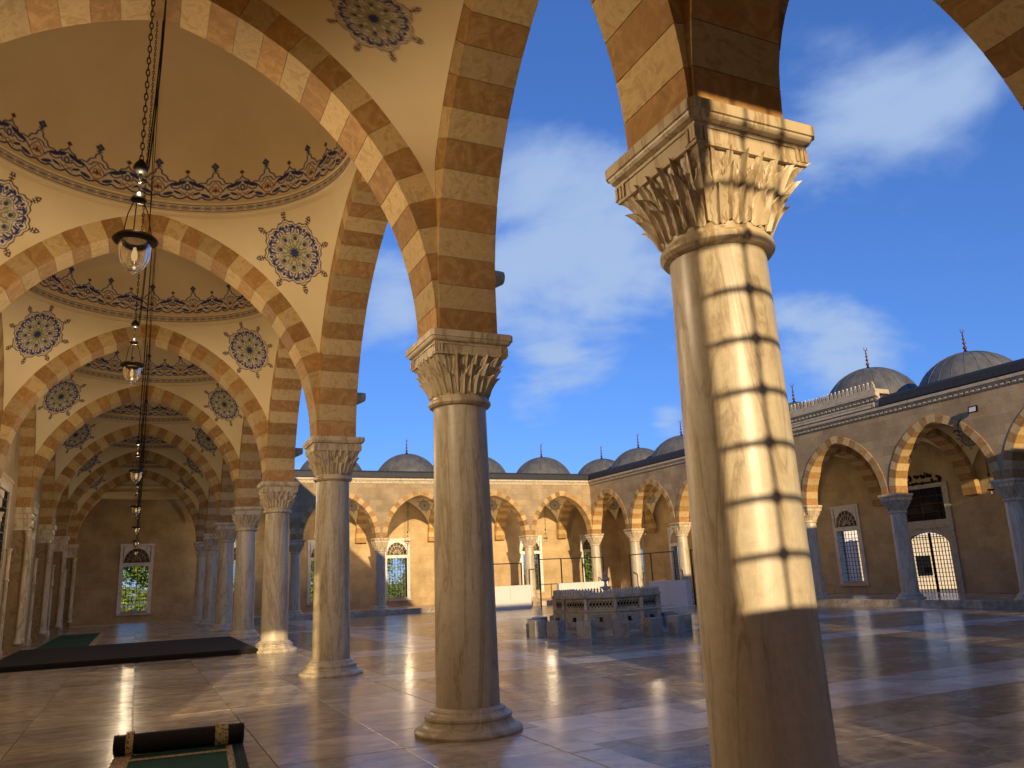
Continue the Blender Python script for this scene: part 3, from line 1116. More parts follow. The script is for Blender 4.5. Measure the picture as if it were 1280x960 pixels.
def paint_med(X, Y):
    r = np.hypot(X, Y)
    th = np.arctan2(Y, X)
    m = np.abs((th + PI / 8) % (PI / 4) - PI / 8)      # 0 on the spike axis, pi/8 between two spikes
    x, y = r * np.cos(m), r * np.sin(m)
    p = Painter(x, y)
    edge = 0.455 + 0.028 * np.cos(8 * m) + 0.012 * np.cos(24 * m)
    p.fill(r < edge + 0.012, BROWN)
    p.fill(r < edge - 0.008, CREAM)
    p.fill(r < edge - 0.034, BROWN)
    p.fill(r < edge - 0.048, CREAM)
    p.ell(0.385, 0.0, 0.032, 0.022, NAVY)
    p.ell(0.372, 0.085, 0.058, 0.020, NAVY, 1.75)
    p.ell(0.335, 0.055, 0.050, 0.017, NAVY, 0.45)
    p.line(curve([(0.40, 0.10), (0.37, 0.13), (0.33, 0.12), (0.31, 0.09)]), 0.020, NAVY)
    p.line(curve([(0.36, 0.03), (0.33, 0.02), (0.31, 0.0)]), 0.016, NAVY)
    e2 = 0.285 + 0.022 * np.cos(8 * m + PI)
    p.fill(r < e2 + 0.012, NAVY)
    p.fill(r < e2, CREAM)
    p.fill(r < e2 - 0.014, OLIVE)
    p.dia(0.235, 0.0, 0.034, 0.026, CREAM)
    p.dia(0.235, 0.0, 0.014, 0.011, NAVY)
    p.ell(0.205, 0.075, 0.045, 0.016, NAVY, 0.9)
    p.line(curve([(0.25, 0.05), (0.21, 0.04), (0.17, 0.06)]), 0.010, CREAM)
    p.dia(0.135, 0.056, 0.034, 0.026, CREAM)
    p.dia(0.135, 0.056, 0.013, 0.010, BROWN)
    p.line([(0.09, 0.0), (0.19, 0.0)], 0.009, CREAM)
    p.fill(r < 0.080 - 0.028 * (m / (PI / 8)), NAVY)
    p.line([(0.48, 0), (0.56, 0)], 0.016, BROWN)
    p.line([(0.525, -0.03), (0.525, 0.03)], 0.020, BROWN)
    p.dia(0.585, 0, 0.045, 0.038, BROWN)
    p.dia(0.585, 0, 0.016, 0.014, CREAM)
    p.dia(0.560, 0.030, 0.016, 0.016, BROWN)
    return p


def aa_paint(fn, gx, gy, hx, hy):
    col = 0
    k = False
    for ox in (-0.33, 0, 0.33):
        for oy in (-0.33, 0, 0.33):
            p = fn(gx + ox * hx, gy + oy * hy)
            col = col + p.c
            k = k | p.k
    return col / 9, k


def decal_mesh(name, pos, col, used, sub=None):
    """pos: (rows, cols, 3) points, col: colours, used: painted?"""
    h, w = used.shape
    cellu = used[:-1, :-1] | used[1:, :-1] | used[:-1, 1:] | used[1:, 1:]
    idx = np.arange(h * w).reshape(h, w)
    j, i = np.nonzero(cellu)
    q = np.stack([idx[j, i], idx[j, i + 1], idx[j + 1, i + 1], idx[j + 1, i]], 1)
    un, inv = np.unique(q, return_inverse=True)
    q = inv.reshape(q.shape)
    v = pos.reshape(-1, 3)[un]
    c = col.reshape(-1, 3)[un]
    me = bpy.data.meshes.new(name)
    me.vertices.add(len(v))
    me.vertices.foreach_set('co', v.astype(np.float32).ravel())
    me.loops.add(q.size)
    me.loops.foreach_set('vertex_index', q.astype(np.int32).ravel())
    me.polygons.add(len(q))
    me.polygons.foreach_set('loop_start', np.arange(0, q.size, 4, dtype=np.int32))
    me.polygons.foreach_set('loop_total', np.full(len(q), 4, dtype=np.int32))
    me.polygons.foreach_set('use_smooth', np.ones(len(q), bool))
    at = me.attributes.new('Col', 'FLOAT_COLOR', 'POINT')
    at.data.foreach_set('color', np.concatenate([c, np.ones((len(c), 1))], 1).astype(np.float32).ravel())
    me.materials.append(MATS['paint'])
    me.update()
    me.validate()
    return me


VC = {}


def vault_data(key, hx, hy, AX, AY, deco):
    """hx, hy: half distances of the arch faces; AX lies in the planes x=+-hx, AY in y=+-hy"""
    if key in VC:
        return VC[key]
    zt = min(ext_top(AX), ext_top(AY)) - 0.002
    z0 = 0.0
    for k in range(400):
        z = zt * k / 400
        if ext_u(AX, z) <= hy - 0.002 or ext_u(AY, z) <= hx - 0.002:
            z0 = z
            break

    def sect(z):
        ya, xb = min(hy, max(0.0, ext_u(AX, z))), min(hx, max(0.0, ext_u(AY, z)))
        if z >= zt - 0.004:
            ya = xb = 0.0
        ta, tb = math.atan2(ya, hx), math.atan2(hy, xb)
        return ta, tb, math.hypot(hx, ya), math.hypot(xb, hy)

    def surf(t, z, lift=0.0):      # t 0..1 across the section
        ta, tb, ra, rb = sect(z)
        th = ta + (tb - ta) * t
        r = ra + (rb - ra) * t - lift
        return (r * math.cos(th), r * math.sin(th), z)
    D = {'zt': zt}
    rows, cols = 30, 26
    b = MB()
    vs, fs = [], []
    for j in range(rows + 1):
        z = z0 + (zt - z0) * (1 - (1 - j / rows) ** 1.5)
        for i in range(cols + 1):
            vs.append(surf(i / cols, z))
    for j in range(rows):
        for i in range(cols):
            a = j * (cols + 1) + i
            fs.append((a, a + cols + 1, a + cols + 2, a + 1))
    b.add(vs, fs, 0, True)
    D['pend'] = b.mesh('pendentive', 'plaster')
    mb = MB()
    mb.add([(-x, y, z) for x, y, z in vs], [f[::-1] for f in fs], 0, True)
    D['pend2'] = mb.mesh('pendentive', 'plaster')
    # ring cornice and dome, elliptical when the bay is not square
    prof = [(1.035, zt - 0.03), (0.962, zt - 0.005), (0.955, zt + 0.03), (0.957, zt + 0.045), (0.957, zt + 0.215), (0.950, zt + 0.23), (0.952, zt + 0.26), (0.968, zt + 0.275), (1.03, zt + 0.285)]
    D['ring'] = MB().lathe(prof, 96, 0, True, 0, 0, hx, hy, caps=False).mesh('ring_cornice', 'plaster')
    zd = zt + 0.27
    rise = 0.74 * min(hx, hy)
    c = 0.965
    def domep(a):              # a: 0 springing .. 1 crown
        t = a * PI / 2
        return (c * math.cos(t) ** 0.85 if a < 1 else 0.0005, zd + rise * math.sin(t) ** 0.92)
    D['dome'] = MB().lathe([domep(k / 22) for k in range(23)], 72, 0, True, 0, 0, hx, hy, caps=False).mesh('dome_ceiling', 'plaster')
    D['rise'] = rise
    if deco:
        per = 18
        wm = 2 * PI * hx * c / per
        nx, ny = 64, 58
        # arc-length table up the dome
        tab = [(0.0, 0.0)]
        pz = domep(0)
        for k in range(1, 200):
            q = domep(k / 400)
            tab.append((tab[-1][0] + math.hypot((q[0] - pz[0]) * hx, q[1] - pz[1]), k / 400))
            pz = q
        ss, aa = [q[0] for q in tab], [q[1] for q in tab]
        fr = np.arange(nx * per + 1) / nx
        u = (fr % 1.0 - 0.5)
        xx = np.abs(u) * 0.77
        yy = np.linspace(0, 0.80, ny + 1)
        ys_ = yy * 1.0
        gx, gy = np.meshgrid(xx, yy)
        col, used = aa_paint(paint_band, gx, gy, 0.77 / nx, 0.8 / ny)
        ang = fr / per * 2 * PI
        al = np.interp(ys_ + 0.012, ss, aa)
        rr = np.array([domep(a)[0] for a in al]) - 0.0015
        zz = np.array([domep(a)[1] for a in al])
        pos = np.stack([hx * rr[:, None] * np.cos(ang)[None], hy * rr[:, None] * np.sin(ang)[None], np.repeat(zz[:, None], len(ang), 1)], 2)
        D['band'] = decal_mesh('painted_band', pos, col, used)
        pc = 92
        nxc, nyc = 20, 22
        fr = np.arange(nxc * pc + 1) / nxc
        xx = np.abs(fr % 1.0 - 0.5) * 0.2
        yy = np.linspace(0, 0.17, nyc + 1)
        gx, gy = np.meshgrid(xx, yy)
        col, used = aa_paint(paint_chain, gx, gy, 0.2 / nxc, 0.17 / nyc)
        ang = fr / pc * 2 * PI
        pos = np.stack([np.repeat((hx * 0.9555 * np.cos(ang))[None], nyc + 1, 0), np.repeat((hy * 0.9555 * np.sin(ang))[None], nyc + 1, 0), np.repeat((zt + 0.045 + yy)[:, None], len(ang), 1)], 2)
        D['chain'] = decal_mesh('painted_chain', pos, col, used)
    # medallion on the pendentive's middle line
    zc = zt - 0.175 * (zt - z0) if False else zt - DECO_DROP * min(hx, hy)
    size = MED_R * min(hx, hy) / 3.11
    n = 150 if deco else 60
    tabz = np.linspace(zt - 0.001, z0, 500)
    pts = np.array([surf(0.5, z) for z in tabz])
    sl_ = np.concatenate([[0], np.cumsum(np.linalg.norm(np.diff(pts, axis=0), axis=1))])
    s0 = np.interp(zt - zc, zt - tabz, sl_)
    g = np.linspace(-0.66, 0.66, n + 1)
    gx, gy = np.meshgrid(g, g)
    col, used = aa_paint(paint_med, gx, gy, 1.32 / n, 1.32 / n)
    pos = np.zeros((n + 1, n + 1, 3))
    for j in range(n + 1):
        z = float(np.interp(s0 - g[j] * size, sl_, tabz))
        ta, tb, ra, rb = sect(z)
        rm = 0.5 * (ra + rb)
        for i in range(n + 1):
            t = 0.5 + g[i] * size / max(0.05, (tb - ta) * rm)
            pos[j, i] = surf(t, z, 0.006)
    D['med'] = decal_mesh('medallion', pos, col, used)
    pos2 = pos.copy()
    pos2[:, :, 0] *= -1
    D['med2'] = decal_mesh('medallion', pos2[:, ::-1], col, used)
    VC[key] = D
    return D


DECO_DROP = 0.225
MED_R = 1.32


def vault(key, cx, cy, hx, hy, AX, AY, label, group, deco=True):
    D = vault_data(key, hx, hy, AX, AY, deco)
    e = thing('gallery_vault', label, 'vault', (cx, cy, ZA), 0, group)
    for rz, a, m in ((0, 'pend', 'med'), (PI, 'pend', 'med'), (0, 'pend2', 'med2'), (PI, 'pend2', 'med2')):
        pd = put('pendentive', D[a], e, None, (0, 0, rz))
        put('medallion', D[m], pd)
    put('ring_cornice', D['ring'], e)
    dm = put('dome_ceiling', D['dome'], e)
    if deco:
        put('painted_band', D['band'], dm)
        put('painted_chain', D['chain'], dm)
    return e, D


VG = 'domed vaults of the left gallery'
VL = ['domed vault with the widest painted ring, over the second bay of the left gallery', 'domed vault with the second painted ring, over the third bay of the left gallery',
      'domed vault with the third painted ring, over the dark carpet', 'domed vault with the fourth painted ring of the left gallery',
      'domed vault with the fifth painted ring of the left gallery', 'domed vault before the end wall of the left gallery']
vault('bay1', CX, (Y0 + Y1) / 2, 3.105, (Y1 - Y0) / 2 - 0.345, BAY1, BIG_T, 'narrow vault between the nearest two columns, medallion at the top edge', VG, False)
for k in range(6):
    vault('big', CX, Y1 + S * (k + 0.5), 3.105, S / 2 - 0.345, BIG_L, BIG_T, VL[k], VG)
vault('big', CX, (Y0 + YN) / 2, 3.105, S / 2 - 0.345, BIG_L, BIG_T, 'domed vault over the camera, outside the picture', VG)
vault('endbay', CX, YF + SY / 2, 3.105, SY / 2 - 0.345, SM_Y, BIG_T, 'vault of the last bay against the dark end wall', VG, False)
for k in range(2, 9):
    vault('small', XR + SX / 2, Y0 + SY * (k + 0.5), SX / 2 - 0.36, SY / 2 - 0.345, SM_Y, SM_X, 'painted vault over the %s bay of the right gallery from the near end' % ORD[k], 'vaults of the right gallery', False)
vault('small', XR + SX / 2, YF + SY / 2, SX / 2 - 0.36, SY / 2 - 0.345, SM_Y, SM_X, 'painted vault over the far corner bay of the right gallery', 'vaults of the right gallery', False)
for k in range(5):
    vault('small', XC + SX * (k + 0.5), YF + SY / 2, SX / 2 - 0.36, SY / 2 - 0.345, SM_Y, SM_X, 'painted vault over the %s bay of the far gallery from the left' % ORD[k], 'vaults of the far gallery', False)


# ------------------------------------------------------------------ walls above the arches, cornices, parapet
def spandrel(A, H, ztop, th):
    b = MB()
    us = [-H] + [-(A['a'] + A['t']) * math.cos(PI * k / 40) for k in range(41)] + [H]
    lo = [0.0 if abs(u) > A['a'] + A['t'] - 0.021 else ext_z(A, u) for u in us]
    n = len(us)
    vs = []
    for y in (-th, th):
        for u, z in zip(us, lo):
            vs += [(u, y, z), (u, y, ztop)]
    fs = []
    o = 2 * n
    for k in range(n - 1):
        a = 2 * k
        fs += [(a, a + 2, a + 3, a + 1), (o + a, o + a + 1, o + a + 3, o + a + 2), (a + 1, a + 3, o + a + 3, o + a + 1), (a, o + a, o + a + 2, a + 2)]
    return b.add(vs, fs)


def cornice_mesh(L, z0, out0, sgn, name='cornice', dent=True):
    """runs along +X from 0 to L, grows towards y = sgn * out"""
    prof = [(0.0, 0.0), (0.05, 0.02), (0.06, 0.10), (0.12, 0.14), (0.15, 0.20), (0.24, 0.22), (0.26, 0.33), (0.0, 0.34)]
    vs = []
    for x in (0, L):
        for o, z in prof:
            vs.append((x, sgn * (out0 + o), z0 + z))
    k = len(prof)
    fs = [(i, (i + 1) % k, (i + 1) % k + k, i + k) for i in range(k)] + [tuple(range(k)), tuple(range(k, 2 * k))[::-1]]
    b = MB().add(vs, fs)
    if dent:
        n = int(L / 0.24)
        for i in range(n):
            x = (i + 0.25) * L / n
            y0, y1 = sorted((sgn * (out0 + 0.045), sgn * (out0 + 0.115)))
            b.box(x, x + 0.12, y0, y1, z0 + 0.055, z0 + 0.145)
    return b


ZT = 3.52        # wall top over the abacus: 7.92
def arcade_wall(label, loc, rz, spans, sgn, ztop=ZT, group=None):
    """spans: list of (arch, half width, centre) along local x; court side is y = sgn"""
    e = thing('arcade_wall', label, 'wall', loc, rz, group)
    cache = {}
    for A, H, c in spans:
        k = (id(A), H)
        if k not in cache:
            cache[k] = spandrel(A, H, ztop, 0.335).mesh('spandrel', 'wall_stone')
        put('spandrel', cache[k], e, (c, 0, 0))
    x0, x1 = spans[0][2] - spans[0][1], spans[-1][2] + spans[-1][1]
    put('cornice', cornice_mesh(x1 - x0, ztop - 0.06, 0.337, sgn).mesh('cornice', 'trim_stone'), e, (x0, 0, 0))
    return e


AG = 'stone walls over the courtyard arcades'
arcade_wall('long stone wall over the right arcade, floodlight and cornice on it', (XR, Y0, ZA), PI / 2, [(SM_Y, SY / 2, SY * (k + 0.5)) for k in range(9)], 1, ZT, AG)
arcade_wall('stone wall over the far arcade, facing the camera across the court', (XC, YF, ZA), 0, [(SM_X, SX / 2, SX * (k + 0.5)) for k in range(5)], -1, ZT, AG)
arcade_wall('stone wall over the left gallery arches, hidden behind the columns', (XC, Y0, ZA), PI / 2, [(BAY1, (Y1 - Y0) / 2, (Y1 - Y0) / 2)] + [(BIG_L, S / 2, Y1 - Y0 + S * (k + 0.5)) for k in range(6)], -1, 4.7, AG)
arcade_wall('stone wall over the near arcade at the top right edge', (XC, Y0, ZA), 0, [(SM_X, SX / 2, SX * (k + 0.5)) for k in range(5)], 1, ZT, AG)

# raised parapet over the portal bay of the right arcade
py0, py1 = Y0 + SY * 4 - 0.25, Y0 + SY * 5 + 0.25
e = thing('portal_parapet', 'raised carved parapet with pointed crenellations over the portal bay', 'parapet', (XR, py0, ZA + ZT), PI / 2)
Lp = py1 - py0
b = MB().box(0, Lp, -0.33, 0.42, 0.0, 0.62)
b.box(0.25, Lp - 0.25, 0.40, 0.444, 0.02, 0.10)
b.box(0.25, Lp - 0.25, 0.40, 0.444, 0.50, 0.58)
b.box(0.25, 0.33, 0.40, 0.443, 0.10, 0.50)
b.box(Lp - 0.33, Lp - 0.25, 0.40, 0.443, 0.10, 0.50)
put('frieze_panel', b.mesh('frieze_panel', 'trim_stone'), e)
put('cornice', cornice_mesh(Lp + 0.2, 0.6, 0.422, 1).mesh('cornice', 'trim_stone'), e, (-0.1, 0, 0))
put('parapet_block', MB().box(-0.05, Lp + 0.05, -0.28, 0.60, 0.942, 1.14).mesh('parapet_block', 'trim_stone'), e)
pts = [(-0.085, 0), (-0.10, 0.06), (-0.055, 0.10), (-0.085, 0.17), (-0.05, 0.24), (0, 0.36), (0.05, 0.24), (0.085, 0.17), (0.055, 0.10), (0.10, 0.06), (0.085, 0)]
k = len(pts)
mer = MB().add([(x, -0.05, z) for x, z in pts] + [(x, 0.05, z) for x, z in pts], [tuple(range(k)), tuple(range(k, 2 * k))[::-1]] + [(i, i + k, (i + 1) % k + k, (i + 1) % k) for i in range(k)]).mesh('merlon', 'trim_stone')
nm = int(Lp / 0.23)
for i in range(nm):
    put('merlon', mer, e, ((i + 0.5) * Lp / nm, 0.5, 1.14))


# ------------------------------------------------------------------ lead roofs and domes
def lead_dome_meshes():
    Rr = 2.28
    D = {}
    D['shell'] = MB().lathe([(Rr * math.cos(t) * 1.0, Rr * math.sin(t) * 0.98) for t in [PI / 2 * k / 18 * 0.999 for k in range(19)]], 64, caps=False).mesh('shell', 'lead')
    b = MB()
    for k in range(24):
        a = 2 * PI * k / 24
        b.tube([((Rr + 0.006) * math.cos(t) * math.cos(a), (Rr + 0.006) * math.cos(t) * math.sin(a), (Rr + 0.006) * math.sin(t) * 0.98) for t in [PI / 2 * j / 12 * 0.97 for j in range(13)]], 0.012, 5)
    D['seams'] = b.mesh('seams', 'lead')
    D['drum'] = MB().lathe([(Rr + 0.22, -0.25), (Rr + 0.22, -0.02), (Rr + 0.12, 0.05), (Rr - 0.01, 0.07)], 64, caps=False).mesh('drum', 'dark_lead')
    z = Rr * 0.98
    b = MB().lathe([(0.16, z - 0.06), (0.11, z + 0.03), (0.05, z + 0.12), (0.035, z + 0.16)], 14)
    b.tube([(0, 0, z + 0.1), (0, 0, z + 0.95)], 0.022, 6)
    D['pole'] = b.mesh('finial_pole', 'iron')
    D['ball'] = [MB().ball((0, 0, z + h), r, 12, 8).mesh('finial_ball', 'gilt') for h, r in ((0.24, 0.085), (0.45, 0.072), (0.64, 0.06), (0.80, 0.045))]
    D['cres'] = MB().tube([(0.10 * math.sin(t), 0, z + 1.03 - 0.10 * math.cos(t)) for t in [-2.5 + 5.0 * k / 14 for k in range(15)]], [0.006 + 0.018 * math.sin(PI * k / 14) for k in range(15)], 6).mesh('crescent', 'gilt')
    return D


LD = lead_dome_meshes()


def lead_dome(x, y, z, label, group, sc=1.0):
    e = thing('lead_dome', label, 'dome', (x, y, z), 0, group)
    e.scale = (sc, sc, sc)
    put('shell', LD['shell'], e)
    tag(put('seams', LD['seams'], e), kind='stuff')
    put('drum', LD['drum'], e)
    f = put('finial_pole', LD['pole'], e)
    for me in LD['ball']:
        put('finial_ball', me, f)
    put('crescent', LD['cres'], f)


ZD = 8.08
for k in range(3, 9):
    lab = ['', '', '', 'grey lead dome right of the portal, largest in view with its crescent', 'grey lead dome behind the crenellated portal parapet', 'grey lead dome hidden behind the nearest column',
           'grey lead dome of the right arcade third from the corner', 'grey lead dome of the right arcade second from the corner', 'grey lead dome of the right arcade next to the corner'][k]
    lead_dome(XR + SX / 2, Y0 + SY * (k + 0.5), ZD + (0.62 if k == 4 else 0), lab, 'lead domes round the courtyard')
lead_dome(XR + SX / 2, YF + SY / 2, ZD, 'grey lead dome over the far courtyard corner', 'lead domes round the courtyard')
for k in range(5):
    lead_dome(XC + SX * (k + 0.5), YF + SY / 2, ZD, ['grey lead dome of the far arcade at its left end, behind a capital', 'grey lead dome of the far arcade left of the second column',
              'grey lead dome of the far arcade half hidden by the second column', 'grey lead dome of the far arcade right of the second column', 'grey lead dome of the far arcade next to the corner dome'][k], 'lead domes round the courtyard')

b = MB()   # lead deck: a sheet with round holes is not needed, the domes stand on it
def deck(bm, x0, x1, y0, y1, cx, cy, r, z):
    n = 48
    vs, fs = [], []
    for k in range(n):
        a = 2 * PI * k / n
        c, s = math.cos(a), math.sin(a)
        t = min((x1 - cx if c > 0 else cx - x0) / max(abs(c), 1e-6), (y1 - cy if s > 0 else cy - y0) / max(abs(s), 1e-6))
        vs += [(cx + r * c, cy + r * s, z + 0.18), (cx + t * c, cy + t * s, z)]
    for k in range(n):
        j = (k + 1) % n
        fs.append((2 * k, 2 * k + 1, 2 * j + 1, 2 * j))
    bm.add(vs, fs)
    for (xa, ya) in ((x0, y0), (x1, y0), (x1, y1), (x0, y1)):   # corner fillets
        near = [vs[2 * k + 1] for k in range(n)]
        near.sort(key=lambda q: (q[0] - xa) ** 2 + (q[1] - ya) ** 2)
        if (near[0][0] - xa) ** 2 + (near[0][1] - ya) ** 2 > 1e-6:
            bm.add([(xa, ya, z), near[0], near[1]], [(0, 1, 2)])
for k in range(9):
    if k >= 1:
        deck(b, XR - 0.55, XW + 0.6, Y0 + SY * k, Y0 + SY * (k + 1), XR + SX / 2, Y0 + SY * (k + 0.5), 2.3, 8.26)
deck(b, XR - 0.55, XW + 0.6, YF, YW + 0.6, XR + SX / 2, YF + SY / 2, 2.3, 8.26)
for k in range(5):
    deck(b, XC + SX * k, XC + SX * (k + 1) - (0.55 if k == 4 else 0), YF - 0.55, YW + 0.6, XC + SX * (k + 0.5), YF + SY / 2, 2.3, 8.26)
b.box(-4.4, XC - 0.01, YF, YW + 0.6, 10.6, 10.8)
# upstand under the deck edge, so that the eaves read as a dark lead roll
for (xa, xb, ya, yb) in ((XR - 0.50, XR - 0.10, Y0 + 0.5, py0 - 0.12), (XR - 0.50, XR - 0.10, py1 + 0.12, YF - 0.50), (XC + 0.4, XR - 0.10, YF - 0.50, YF - 0.10)):
    b.cbox(xa, xb, ya, yb, 8.20, 8.70, 0.12)
tag(put('lead_roof', b.mesh('lead_roof', 'dark_lead')), 'dark lead roof sheets between the domes of the far and right arcades', 'roof')
b = MB()   # flat roof over the left and near galleries with vaults inside
b.box(-4.4, XC + 0.8, -3.7, YW + 0.6, 11.6, 11.9)
b.box(XC + 0.8, XW + 0.6, -3.7, Y0 + 0.34, 8.21, 8.4)
b.box(XC + 0.342, XC + 0.8, -3.7, Y0 + 0.39, 8.21, 11.59)
for (x0, x1, y0, y1, z0, z1) in ((XC + 0.34, XC + 0.8, Y0 + 0.4, YF - 0.6, 9.14, 11.6), (-4.4, -4.1, -3.7, YW + 0.6, 9.5, 11.6), (-4.1, XC + 0.341, -3.7, -3.46, 8.21, 11.6), (-4.1, XC + 0.8, YW + 0.3, YW + 0.6, 9.5, 10.59)):
    b.box(x0, x1, y0, y1, z0, z1)
tag(put('gallery_roof', b.mesh('gallery_roof', 'dark_lead')), 'flat dark roof over the left and near galleries, out of sight above the vaults', 'roof')


# ------------------------------------------------------------------ outer walls with openings
def holed_wall(L, z0, z1, th, holes):
    """runs along local x 0..L, thickness th towards +y; holes: (x0, x1, za, zb)"""
    b = MB()
    hs = sorted(holes)
    x = 0.0
    i = 0
    while i < len(hs):
        h = hs[i]
        if h[0] > x:
            b.box(x, h[0], 0, th, z0, z1)
        same = [q for q in hs if q[0] == h[0]]
        zc = z0
        for q in sorted(same, key=lambda q: q[2]):
            if q[2] > zc:
                b.box(h[0], h[1], 0, th, zc, q[2])
            zc = q[3]
        if zc < z1:
            b.box(h[0], h[1], 0, th, zc, z1)
        x = h[1]
        i += len(same)
    if x < L:
        b.box(x, L, 0, th, z0, z1)
    return b


WIN_W, WIN_Z0, WIN_Z1 = 1.45, 0.62, 3.30
def window_mesh_set(w, z0, z1, spacing=0.20):
    D = {}
    b = MB()
    f = 0.22
    b.box(-w / 2 - f, -w / 2, -0.05, 0.30, z0 - 0.12, z1)
    b.box(w / 2, w / 2 + f, -0.05, 0.30, z0 - 0.12, z1)
    b.box(-w / 2 - f, w / 2 + f, -0.055, 0.30, z1, z1 + 0.22)
    b.box(-w / 2 - f, -w / 2 - f + 0.16, -0.048, 0.1, z1 + 0.22, z1 + 1.25)
    b.box(w / 2 + f - 0.16, w / 2 + f, -0.048, 0.1, z1 + 0.22, z1 + 1.25)
    b.box(-w / 2 - f - 0.03, w / 2 + f + 0.03, -0.07, 0.1, z1 + 1.25, z1 + 1.37)
    # spandrels beside the pointed lunette
    n = 12
    for s in (-1, 1):
        prev = None
        for k in range(n + 1):
            t = k / n
            x = (w / 2 + 0.02) * (1 - t)
            zz = z1 + 0.24 + 0.85 * math.sin(math.acos(min(1, (1 - t))) * 1.0)
            cur = (s * x, zz)
            if prev:
                vs = [(prev[0], -0.03, prev[1]), (cur[0], -0.03, cur[1]), (cur[0], -0.03, z1 + 1.25), (prev[0], -0.03, z1 + 1.25)]
                b.add(vs, [(0, 1, 2, 3)])
            prev = cur
    D['frame'] = b.mesh('frame', 'white_marble')
    D['sill'] = MB().box(-w / 2 - f - 0.06, w / 2 + f + 0.06, -0.12, 0.2, z0 - 0.24, z0 - 0.12).mesh('sill', 'grey_marble')
    b = MB().box(-w / 2 - 0.06, w / 2 + 0.06, 0.0, 0.04, z1 + 0.222, z1 + 1.245)
    D['lunette'] = b.mesh('lunette', 'lunette_panel')
    b = MB()     # tracery in the lunette
    for k in range(1, 8):
        a = PI * k / 8
        b.tube([(0.12 * math.cos(a), -0.012, z1 + 0.26 + 0.12 * math.sin(a)), (w * 0.5 * math.cos(a), -0.012, z1 + 0.26 + 0.85 * math.sin(a))], 0.018, 4)
    for rr in (0.35, 0.7, 1.0):
        b.tube([(w * 0.5 * rr * math.cos(PI * k / 16), -0.012, z1 + 0.25 + 0.85 * rr * math.sin(PI * k / 16)) for k in range(17)], 0.022, 4)
    D['tracery'] = b.mesh('tracery', 'grey_marble')
    b = MB()
    nx = max(2, round(w / spacing))
    nz = max(2, round((z1 - z0) / spacing))
    for k in range(1, nx):
        x = -w / 2 + w * k / nx
        b.box(x - 0.012, x + 0.012, 0.138, 0.162, z0 + 0.001, z1 - 0.001)
    for k in range(1, nz):
        z = z0 + (z1 - z0) * k / nz
        b.box(-w / 2 + 0.001, w / 2 - 0.001, 0.141, 0.159, z - 0.010, z + 0.010)
    D['grille'] = b.mesh('grille', 'iron')
    return D


WM = window_mesh_set(WIN_W, WIN_Z0, WIN_Z1)


def window(loc, rz, label, group, glass=False):
    e = thing('grilled_window', label, 'window', loc, rz, group)
    f = put('frame', WM['frame'], e)
    put('sill', WM['sill'], f)
    lu = put('lunette', WM['lunette'], e)
    put('tracery', WM['tracery'], lu)
    put('grille', WM['grille'], e)
    if glass:
        put('pane', MB().box(-WIN_W / 2, WIN_W / 2, 0.20, 0.21, WIN_Z0, WIN_Z1).mesh('pane', 'dark_glass'), e)


# far outer wall along X (one with the end wall of the left gallery)
fx = [CX] + [XC + SX * (k + 0.5) for k in range(5)] + [XR + SX / 2]
holes = [(x + 4.2 - WIN_W / 2, x + 4.2 + WIN_W / 2, WIN_Z0, WIN_Z1) for x in fx]
w = holed_wall(XW + 0.5 + 4.2, -0.6, 8.2, 0.5, holes).mesh('wall_face', 'inner_stone')
o = thing('outer_wall', 'long stone wall closing the far gallery and the left gallery\'s dark end', 'wall', (-4.2, YW, 0))
put('wall_face', w, o)
put('gable', MB().box(0, 7.4, 0.002, 0.49, 8.2, 10.59).mesh('gable', 'inner_stone'), o)
WL = ['grilled window in the dark end wall of the left gallery', 'grilled window of the far wall hidden by the gallery columns', 'tall grilled window full of bright green trees',
      'grilled far wall window hidden by the second column', 'grilled far wall window right of the second column', 'grilled far wall window above the white barriers', 'grilled window in the far corner bay']
for x, l in zip(fx, WL):
    window((x, YW, 0), 0, l, 'grilled windows of the outer walls')
# right outer wall along Y
DOOR_Y = Y0 + SY * 4.5 + 0.35
ry = [Y0 + SY * (k + 0.5) for k in range(9)] + [YF + SY / 2]
holes = []
DW, DH = 2.6, 3.05
for k, y in enumerate(ry):
    if k == 4:
        holes.append((DOOR_Y - Y0 - DW / 2, DOOR_Y - Y0 + DW / 2, 0.0, DH))
        holes.append((DOOR_Y - Y0 - DW / 2, DOOR_Y - Y0 + DW / 2, 3.45, 5.0))
    else:
        holes.append((y - Y0 - WIN_W / 2, y - Y0 + WIN_W / 2, WIN_Z0, WIN_Z1))
w = holed_wall(YW - Y0, -0.6, 8.2, 0.5, holes)
w.v = [(x, -y, z) for x, y, z in w.v]
w.f = [f[::-1] for f in w.f]
o = thing('outer_wall', 'long stone wall behind the right arcade, with grilled windows and the door', 'wall', (XW, Y0, 0), PI / 2)
put('wall_face', w.mesh('wall_face', 'inner_stone'), o)
for k, y in enumerate(ry):
    if k == 4 or k < 2:
        continue
    window((XW, y, 0), -PI / 2, ['', '', 'grilled window outside the right picture edge', 'grilled window at the right picture edge, next to the portal door', '', 'grilled window with the bright white view, left of the portal door',
            'grilled window of the right wall behind the nearest column', 'grilled window of the right wall seen beyond the fountain', 'grilled window of the right wall by the far corner', 'grilled right wall window in the corner bay'][k], 'grilled windows of the outer walls')
